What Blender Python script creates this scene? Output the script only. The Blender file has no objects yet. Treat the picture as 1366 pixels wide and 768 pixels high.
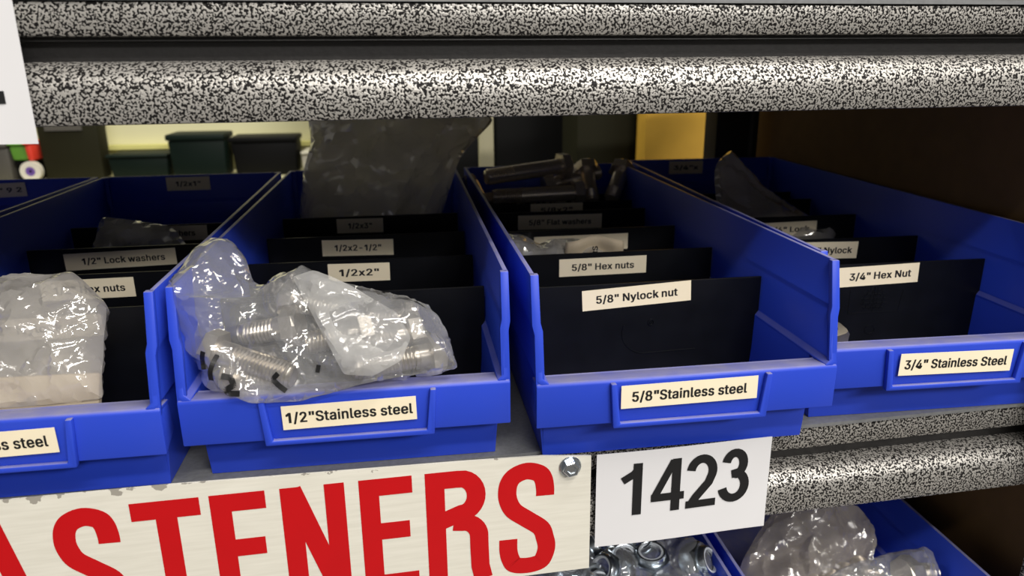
import bpy, bmesh, math, random
import numpy as np
from mathutils import Vector, Matrix, noise
from mathutils.geometry import delaunay_2d_cdt

# ------------------------------------------------------------------ camera, world, lights, exposure
S = bpy.context.scene
COL = S.collection
PITCH, YAW, ROLL, FPX = -0.2959, -0.1330, -0.0090, 982.9
CAM = Vector((-0.0598, -0.3896, 0.1993))
fw = Vector((-math.sin(YAW)*math.cos(PITCH), math.cos(YAW)*math.cos(PITCH), math.sin(PITCH)))
rt = fw.cross(Vector((0, 0, 1))).normalized()
up = rt.cross(fw)
r2 = rt*math.cos(ROLL) + up*math.sin(ROLL)
u2 = up*math.cos(ROLL) - rt*math.sin(ROLL)
cd = bpy.data.cameras.new('camera')
cam = bpy.data.objects.new('camera', cd)
COL.objects.link(cam)
M = Matrix((r2, u2, -fw)).transposed().to_4x4()
M.translation = CAM
cam.matrix_world = M
cd.sensor_width = 36
cd.lens = FPX/1366*36
cd.clip_start = 0.01
cd.dof.use_dof = True
cd.dof.focus_distance = 0.40
cd.dof.aperture_fstop = 11
S.camera = cam

world = bpy.data.worlds.new('world')
S.world = world
world.use_nodes = True
world.node_tree.nodes['Background'].inputs[0].default_value = (1.0, 0.96, 0.90, 1)
world.node_tree.nodes['Background'].inputs[1].default_value = 0.17

def area(name, loc, target, sx, sy, power, col=(1, .95, .88)):
    l = bpy.data.lights.new(name, 'AREA')
    l.shape = 'RECTANGLE'
    l.size, l.size_y, l.energy, l.color = sx, sy, power, col
    o = bpy.data.objects.new(name, l)
    COL.objects.link(o)
    o.location = loc
    o.rotation_euler = (Vector(target)-Vector(loc)).to_track_quat('-Z', 'Y').to_euler()
    return o
area('tube_lamp_near', (0.75, -0.66, 1.75), (0, 0, 0), 1.2, 0.10, 21)
area('tube_lamp_right', (2.1, -1.0, 1.75), (0, 0, 0), 1.2, 0.10, 12)
area('tube_lamp_rear_right', (1.9, -2.6, 1.75), (0, 0, 0), 1.2, 0.10, 14)
area('tube_lamp_rear', (0.3, -3.6, 1.75), (0, 0, 0), 1.2, 0.10, 12)
area('tube_lamp_far', (0.2, -1.55, 1.75), (0, 0, 0), 1.2, 0.10, 24)
area('aisle_front_fill', (0.9, -2.2, 1.35), (0, 0, 0), 1.2, 0.12, 28, (1, .97, .93))  # added low frontal fill, brightens the labels deep in the bins
area('next_aisle_fill', (-0.7, 0.75, 1.3), (-0.55, 1.15, 0.1), 1.2, 0.12, 14, (1, .97, .78))  # added light so the shelves behind the rack come out lit
S.view_settings.view_transform = 'Standard'
S.view_settings.look = 'None'
S.view_settings.exposure = 0.10
S.view_settings.gamma = 1
S.view_settings.use_curve_mapping = False

# ------------------------------------------------------------------ materials
def srgb(r, g, b):
    f = lambda c: (c/255/12.92) if c/255 <= .04045 else ((c/255+.055)/1.055)**2.4
    return (f(r), f(g), f(b), 1)

def new_mat(name):
    m = bpy.data.materials.new(name)
    m.use_nodes = True
    nt = m.node_tree
    return m, nt, nt.nodes, nt.links, nt.nodes['Principled BSDF']

def plain(name, col, rough=.5, metal=0., bump=0., bscale=300., vary=0., spec=.5):
    m, nt, N, L, b = new_mat(name)
    b.inputs['Base Color'].default_value = col
    b.inputs['Roughness'].default_value = rough
    b.inputs['Metallic'].default_value = metal
    b.inputs['Specular IOR Level'].default_value = spec
    if bump or vary:
        tc = N.new('ShaderNodeTexCoord')
        n = N.new('ShaderNodeTexNoise')
        n.inputs['Scale'].default_value = bscale
        n.inputs['Detail'].default_value = 3
        L.new(tc.outputs['Object'], n.inputs['Vector'])
        if bump:
            bp = N.new('ShaderNodeBump')
            bp.inputs['Strength'].default_value = bump
            bp.inputs['Distance'].default_value = .0005
            L.new(n.outputs['Fac'], bp.inputs['Height'])
            L.new(bp.outputs[0], b.inputs['Normal'])
        if vary:
            mx = N.new('ShaderNodeMix')
            mx.data_type = 'RGBA'
            mx.inputs[6].default_value = tuple(c*(1-vary) for c in col[:3])+(1,)
            mx.inputs[7].default_value = tuple(min(1, c*(1+vary)) for c in col[:3])+(1,)
            L.new(n.outputs['Fac'], mx.inputs[0])
            L.new(mx.outputs[2], b.inputs['Base Color'])
    return m

def hammertone():
    m, nt, N, L, b = new_mat('silver_vein_paint')
    tc = N.new('ShaderNodeTexCoord')
    n = N.new('ShaderNodeTexNoise')
    n.inputs['Scale'].default_value = 900
    n.inputs['Detail'].default_value = 1.2
    n.inputs['Roughness'].default_value = .5
    n.inputs['Distortion'].default_value = .35
    L.new(tc.outputs['Object'], n.inputs['Vector'])
    r = N.new('ShaderNodeValToRGB')
    r.color_ramp.elements[0].position = .47
    r.color_ramp.elements[1].position = .53
    L.new(n.outputs['Fac'], r.inputs[0])
    mx = N.new('ShaderNodeMix')
    mx.data_type = 'RGBA'
    mx.inputs[6].default_value = (.012, .011, .011, 1)
    mx.inputs[7].default_value = (.43, .415, .39, 1)
    L.new(r.outputs[0], mx.inputs[0])
    L.new(mx.outputs[2], b.inputs['Base Color'])
    mt = N.new('ShaderNodeMath')
    mt.operation = 'MULTIPLY'
    mt.inputs[1].default_value = .5
    L.new(r.outputs[0], mt.inputs[0])
    L.new(mt.outputs[0], b.inputs['Metallic'])
    b.inputs['Roughness'].default_value = .36
    sv = N.new('ShaderNodeMath'); sv.operation = 'MULTIPLY_ADD'; sv.inputs[1].default_value = .45; sv.inputs[2].default_value = .08
    L.new(r.outputs[0], sv.inputs[0]); L.new(sv.outputs[0], b.inputs['Specular IOR Level'])
    bp = N.new('ShaderNodeBump')
    bp.inputs['Strength'].default_value = .55
    bp.inputs['Distance'].default_value = .0004
    L.new(n.outputs['Fac'], bp.inputs['Height'])
    L.new(bp.outputs[0], b.inputs['Normal'])
    return m

def blue_plastic():
    m, nt, N, L, b = new_mat('blue_bin_plastic')
    b.inputs['Roughness'].default_value = .40
    b.inputs['Specular IOR Level'].default_value = .32
    tc = N.new('ShaderNodeTexCoord')
    geo = N.new('ShaderNodeNewGeometry')
    sep = N.new('ShaderNodeSeparateXYZ')
    L.new(geo.outputs['Normal'], sep.inputs[0])
    n = N.new('ShaderNodeTexNoise')
    n.inputs['Scale'].default_value = 60
    n.inputs['Detail'].default_value = 6
    L.new(tc.outputs['Object'], n.inputs['Vector'])
    up_ = N.new('ShaderNodeMapRange')          # dust settles on what faces up
    up_.inputs['From Min'].default_value = .55
    up_.inputs['From Max'].default_value = .98
    L.new(sep.outputs['Z'], up_.inputs['Value'])
    nr = N.new('ShaderNodeMapRange')
    nr.inputs['From Min'].default_value = .3
    nr.inputs['From Max'].default_value = .7
    nr.inputs['To Min'].default_value = .55
    nr.inputs['To Max'].default_value = .90
    L.new(n.outputs['Fac'], nr.inputs['Value'])
    mu = N.new('ShaderNodeMath'); mu.operation = 'MULTIPLY'
    L.new(up_.outputs[0], mu.inputs[0]); L.new(nr.outputs[0], mu.inputs[1])
    n2 = N.new('ShaderNodeTexNoise')           # faint film of dust everywhere
    n2.inputs['Scale'].default_value = 22
    n2.inputs['Detail'].default_value = 8
    L.new(tc.outputs['Object'], n2.inputs['Vector'])
    nr2 = N.new('ShaderNodeMapRange')
    nr2.inputs['From Min'].default_value = .45
    nr2.inputs['From Max'].default_value = .8
    nr2.inputs['To Max'].default_value = .035
    L.new(n2.outputs['Fac'], nr2.inputs['Value'])
    ad = N.new('ShaderNodeMath'); ad.operation = 'ADD'
    L.new(mu.outputs[0], ad.inputs[0]); L.new(nr2.outputs[0], ad.inputs[1])
    mx = N.new('ShaderNodeMix'); mx.data_type = 'RGBA'
    mx.inputs[6].default_value = (.024, .064, .57, 1)
    mx.inputs[7].default_value = (.30, .29, .40, 1)
    L.new(ad.outputs[0], mx.inputs[0])
    L.new(mx.outputs[2], b.inputs['Base Color'])
    tr = N.new('ShaderNodeBsdfTranslucent')
    tr.inputs[0].default_value = (.02, .08, .95, 1)
    ms = N.new('ShaderNodeMixShader')
    ms.inputs[0].default_value = .08
    L.new(b.outputs[0], ms.inputs[1]); L.new(tr.outputs[0], ms.inputs[2])
    L.new(ms.outputs[0], N['Material Output'].inputs[0])
    return m

def film(name, white=.16, tint=(.93, .94, .95), edge=.6, rough=.10, gloss=1.0):
    m = bpy.data.materials.new(name)
    m.use_nodes = True
    nt = m.node_tree; N = nt.nodes; L = nt.links
    N.remove(N['Principled BSDF'])
    lw = N.new('ShaderNodeLayerWeight'); lw.inputs[0].default_value = .5
    t = N.new('ShaderNodeBsdfTransparent'); t.inputs[0].default_value = (.97, .97, .97, 1)
    d = N.new('ShaderNodeBsdfDiffuse'); d.inputs[0].default_value = tint+(1,)
    tl = N.new('ShaderNodeBsdfTranslucent'); tl.inputs[0].default_value = tint+(1,)
    md = N.new('ShaderNodeMixShader'); md.inputs[0].default_value = .45
    L.new(d.outputs[0], md.inputs[1]); L.new(tl.outputs[0], md.inputs[2])
    pw = N.new('ShaderNodeMath'); pw.operation = 'POWER'; pw.inputs[1].default_value = 3
    L.new(lw.outputs['Facing'], pw.inputs[0])
    mr = N.new('ShaderNodeMapRange')
    mr.inputs['To Min'].default_value = white
    mr.inputs['To Max'].default_value = edge
    L.new(pw.outputs[0], mr.inputs['Value'])
    m1 = N.new('ShaderNodeMixShader')
    L.new(mr.outputs[0], m1.inputs[0]); L.new(t.outputs[0], m1.inputs[1]); L.new(md.outputs[0], m1.inputs[2])
    g = N.new('ShaderNodeBsdfGlossy'); g.inputs['Roughness'].default_value = rough
    tc = N.new('ShaderNodeTexCoord')
    ns = N.new('ShaderNodeTexNoise'); ns.inputs['Scale'].default_value = 35; ns.inputs['Detail'].default_value = 1
    L.new(tc.outputs['Object'], ns.inputs['Vector'])
    vm = N.new('ShaderNodeVectorMath'); vm.operation = 'MULTIPLY_ADD'
    vm.inputs[1].default_value = (.02, .02, .02)
    L.new(ns.outputs['Color'], vm.inputs[0]); L.new(tc.outputs['Object'], vm.inputs[2])
    hs = None
    for sc, wt in ((26, 1.0), (75, .35)):
        v = N.new('ShaderNodeTexNoise'); v.noise_type = 'RIDGED_MULTIFRACTAL'; v.inputs['Scale'].default_value = sc
        v.inputs['Detail'].default_value = 1.0; v.inputs['Offset'].default_value = 1.0; v.inputs['Gain'].default_value = 1.5
        L.new(vm.outputs[0], v.inputs['Vector'])
        k = N.new('ShaderNodeMath'); k.operation = 'MULTIPLY'; k.inputs[1].default_value = wt
        L.new(v.outputs[0], k.inputs[0])
        if hs is None: hs = k
        else:
            a = N.new('ShaderNodeMath'); L.new(hs.outputs[0], a.inputs[0]); L.new(k.outputs[0], a.inputs[1]); hs = a
    bp = N.new('ShaderNodeBump'); bp.inputs['Strength'].default_value = 1.0; bp.inputs['Distance'].default_value = .0012
    L.new(hs.outputs[0], bp.inputs['Height']); L.new(bp.outputs[0], g.inputs['Normal']); L.new(bp.outputs[0], d.inputs['Normal'])
    L.new(bp.outputs[0], lw.inputs['Normal'])
    mg = N.new('ShaderNodeMapRange')
    mg.inputs['To Min'].default_value = .07*gloss
    mg.inputs['To Max'].default_value = .55*gloss
    L.new(pw.outputs[0], mg.inputs['Value'])
    m2 = N.new('ShaderNodeMixShader')
    L.new(mg.outputs[0], m2.inputs[0]); L.new(m1.outputs[0], m2.inputs[1]); L.new(g.outputs[0], m2.inputs[2])
    L.new(m2.outputs[0], N['Material Output'].inputs[0])
    return m

def sign_mat():
    m, nt, N, L, b = new_mat('sign_white_paint')
    tc = N.new('ShaderNodeTexCoord')
    mp = N.new('ShaderNodeMapping'); mp.inputs['Scale'].default_value = (12, 12, 160)
    L.new(tc.outputs['Object'], mp.inputs[0])
    n = N.new('ShaderNodeTexNoise'); n.inputs['Scale'].default_value = 3; n.inputs['Detail'].default_value = 5
    L.new(mp.outputs[0], n.inputs['Vector'])
    mx = N.new('ShaderNodeMix'); mx.data_type = 'RGBA'
    mx.inputs[6].default_value = (.60, .58, .50, 1)
    mx.inputs[7].default_value = (.80, .78, .70, 1)
    L.new(n.outputs['Fac'], mx.inputs[0])
    # chipped paint along the top edge
    sp = N.new('ShaderNodeSeparateXYZ'); L.new(tc.outputs['Object'], sp.inputs[0])
    n2 = N.new('ShaderNodeTexNoise'); n2.inputs['Scale'].default_value = 110; n2.inputs['Detail'].default_value = 4
    L.new(tc.outputs['Object'], n2.inputs['Vector'])
    ma = N.new('ShaderNodeMath'); ma.operation = 'MULTIPLY_ADD'
    ma.inputs[1].default_value = .022; ma.inputs[2].default_value = -.0125
    L.new(n2.outputs['Fac'], ma.inputs[0])
    ad = N.new('ShaderNodeMath'); ad.operation = 'ADD'
    L.new(sp.outputs['Z'], ad.inputs[0]); L.new(ma.outputs[0], ad.inputs[1])
    gt = N.new('ShaderNodeMath'); gt.operation = 'GREATER_THAN'; gt.inputs[1].default_value = .0078
    L.new(ad.outputs[0], gt.inputs[0])
    m2 = N.new('ShaderNodeMix'); m2.data_type = 'RGBA'
    m2.inputs[7].default_value = (.33, .31, .27, 1)
    L.new(gt.outputs[0], m2.inputs[0]); L.new(mx.outputs[2], m2.inputs[6])
    L.new(m2.outputs[2], b.inputs['Base Color'])
    b.inputs['Roughness'].default_value = .32
    return m

MT = dict(
    ham=hammertone(), blue=blue_plastic(),
    black=plain('black_divider_plastic', (.0035, .004, .006, 1), .36, 0, .25, 60, .6, .28),
    cream=plain('cream_label_tape', srgb(238, 226, 198), .42, 0, 0, 90, .04),
    ink=plain('black_ink', (.008, .008, .009, 1), .5),
    deck=plain('grey_shelf_deck', (.16, .165, .17, 1), .5, 0, .2, 400, .3),
    groove=plain('shaded_channel_paint', (.022, .021, .021, 1), .45, .2, .2, 500, .3),  # shade of the beam's recess, put into the channel's colour
    paper=plain('white_paper', (.70, .70, .72, 1), .38, 0, .05, 40, .02),
    sign=sign_mat(),
    red=plain('red_vinyl', srgb(188, 9, 18), .30, 0, .04, 60, .05),
    steel=plain('stainless_steel', (.55, .51, .45, 1), .28, .9, .1, 500, .12),
    zinc=plain('zinc_plated_steel', (.60, .66, .72, 1), .26, 1, .1, 500, .12),
    dsteel=plain('dull_steel', (.66, .58, .48, 1), .27, .65, .1, 500, .2),
    nylon=plain('white_nylon', (.62, .66, .72, 1), .35),
    brass=plain('dark_brass', (.30, .26, .10, 1), .3, .9),
    film=film('clear_bag_film', .17, edge=.7, rough=.08, gloss=1.9),
    film_thick=film('hazy_bag_film', .40, (.80, .77, .72), .6, .08, 1.5),
    film_dim=film('dusty_bag_film', .42, (.82, .80, .76), .6, .10, 2.2),
    film_back=film('grey_hazy_film', .80, (.93, .90, .80), .75, .12, 2.2),
    film_tan=film('tan_hazy_film', .34, (.62, .56, .49), .6, .14, 1.3),
    film_flap=film('bag_mouth_film', .42, (.86, .86, .84), .7, .12),
    card=plain('brown_cardboard', srgb(112, 84, 48), .8, 0, .3, 60, .2),
    yellowcard=plain('yellow_cardboard', srgb(205, 160, 52), .75, 0, .1, 40, .08),
    chip=plain('particle_board', srgb(150, 120, 80), .8, 0, .3, 120, .3),
    blackpaint=plain('black_post_paint', (.012, .012, .013, 1), .35),
    olive=plain('olive_crate_plastic', srgb(30, 29, 12), .7, spec=.2),
    dgreen=plain('dark_green_crate_plastic', srgb(4, 20, 14), .6, spec=.2),
    dblack=plain('black_crate_plastic', (.003, .003, .003, 1), .6, spec=.15),
    palesteel=plain('pale_yellow_shelf_paint', srgb(205, 201, 165), .55, 0, 0, 8, .06),
    yellowedge=plain('yellow_shelf_edge_paint', srgb(205, 200, 125), .5),
    palepost=plain('pale_post_paint', srgb(170, 165, 135), .5),
    green=plain('green_box_print', srgb(95, 150, 50), .6), redp=plain('red_box_print', srgb(220, 60, 40), .6),
    white=plain('white_plastic', srgb(210, 205, 190), .5), purple=plain('purple_print', srgb(105, 75, 150), .6),
    greyp=plain('grey_plastic', srgb(75, 72, 66), .6),
    floor=plain('concrete_floor', srgb(120, 115, 108), .7, 0, .1, 8, .15),
    wall=plain('painted_wall', srgb(170, 168, 150), .8, 0, .05, 10, .05),
    tan=plain('tan_paper', srgb(190, 175, 150), .7, 0, .3, 60, .08),
)

# ------------------------------------------------------------------ mesh helpers
def link(name, me, mats, parent=None, kind=None, label=None, smooth=None):
    o = bpy.data.objects.new(name, me)
    COL.objects.link(o)
    for m in (mats if isinstance(mats, (list, tuple)) else [mats]):
        me.materials.append(MT[m] if isinstance(m, str) else m)
    if parent is not None:
        o.parent = parent
    if kind: o['kind'] = kind
    if label: o['label'] = label
    if smooth is not None:
        me.polygons.foreach_set('use_smooth', [True]*len(me.polygons))
        if smooth < 180:
            me.set_sharp_from_angle(angle=math.radians(smooth))
    return o

def from_bm(name, bm, mats, parent=None, **k):
    bmesh.ops.recalc_face_normals(bm, faces=bm.faces)
    me = bpy.data.meshes.new(name)
    bm.to_mesh(me); bm.free()
    return link(name, me, mats, parent, **k)

def thing(name, label, cat, loc=(0, 0, 0), rz=0, group=None):
    o = bpy.data.objects.new(name, None)
    COL.objects.link(o)
    o.location = loc; o.rotation_euler = (0, 0, rz); o.empty_display_size = .02
    o['label'] = label; o['category'] = cat
    if group: o['group'] = group
    return o

def tag(o, label, cat, group=None):
    o['label'] = label; o['category'] = cat
    if group: o['group'] = group
    return o

def box(bm, x0, x1, y0, y1, z0, z1, bev=0):
    vs = [bm.verts.new((x, y, z)) for x in (x0, x1) for y in (y0, y1) for z in (z0, z1)]
    f = [(0, 1, 3, 2), (4, 6, 7, 5), (0, 4, 5, 1), (2, 3, 7, 6), (0, 2, 6, 4), (1, 5, 7, 3)]
    fs = [bm.faces.new([vs[i] for i in q]) for q in f]
    if bev:
        es = list({e for fc in fs for e in fc.edges})
        bmesh.ops.bevel(bm, geom=es, offset=bev, segments=2, affect='EDGES', profile=.5)

def loft(bm, secs, closed=True, caps=True):
    """secs: list of rings (lists of points) joined one to the next"""
    R = [[bm.verts.new(p) for p in s] for s in secs]
    n = len(R[0])
    for a, b in zip(R, R[1:]):
        for i in range(n if closed else n-1):
            j = (i+1) % n
            bm.faces.new((a[i], a[j], b[j], b[i]))
    if caps and closed:
        bm.faces.new(R[0]); bm.faces.new(list(reversed(R[-1])))
    return R

def bevel_all(bm, off, seg=2, ang=30):
    bmesh.ops.recalc_face_normals(bm, faces=bm.faces)
    es = [e for e in bm.edges if len(e.link_faces) == 2 and e.calc_face_angle(0) > math.radians(ang)]
    bmesh.ops.bevel(bm, geom=es, offset=off, segments=seg, affect='EDGES', profile=.5, clamp_overlap=True)

def stroke(bm, pts, w, y, mi=0):
    """flat ribbon of width w in the XZ plane at depth y, mitred"""
    P = [Vector((p[0], p[1])) for p in pts]
    ws = w if isinstance(w, (list, tuple)) else [w]*len(P)
    L = []
    for i, p in enumerate(P):
        a = (p-P[i-1]).normalized() if i else None
        b = (P[i+1]-p).normalized() if i < len(P)-1 else None
        d = (a+b).normalized() if a is not None and b is not None else (a or b)
        nrm = Vector((-d.y, d.x))
        c = 1.0
        if a is not None and b is not None:
            c = max(.5, nrm.dot(Vector((-a.y, a.x))))
        h = ws[i]/2/c
        L.append((bm.verts.new((p.x+nrm.x*h, y, p.y+nrm.y*h)), bm.verts.new((p.x-nrm.x*h, y, p.y-nrm.y*h))))
    for (a, b), (c, d) in zip(L, L[1:]):
        f = bm.faces.new((a, b, d, c)); f.material_index = mi

def arc(cx, cy, rx, ry, a0, a1, n=14):
    return [(cx+rx*math.cos(math.radians(a0+(a1-a0)*i/n)), cy+ry*math.sin(math.radians(a0+(a1-a0)*i/n))) for i in range(n+1)]

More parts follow.
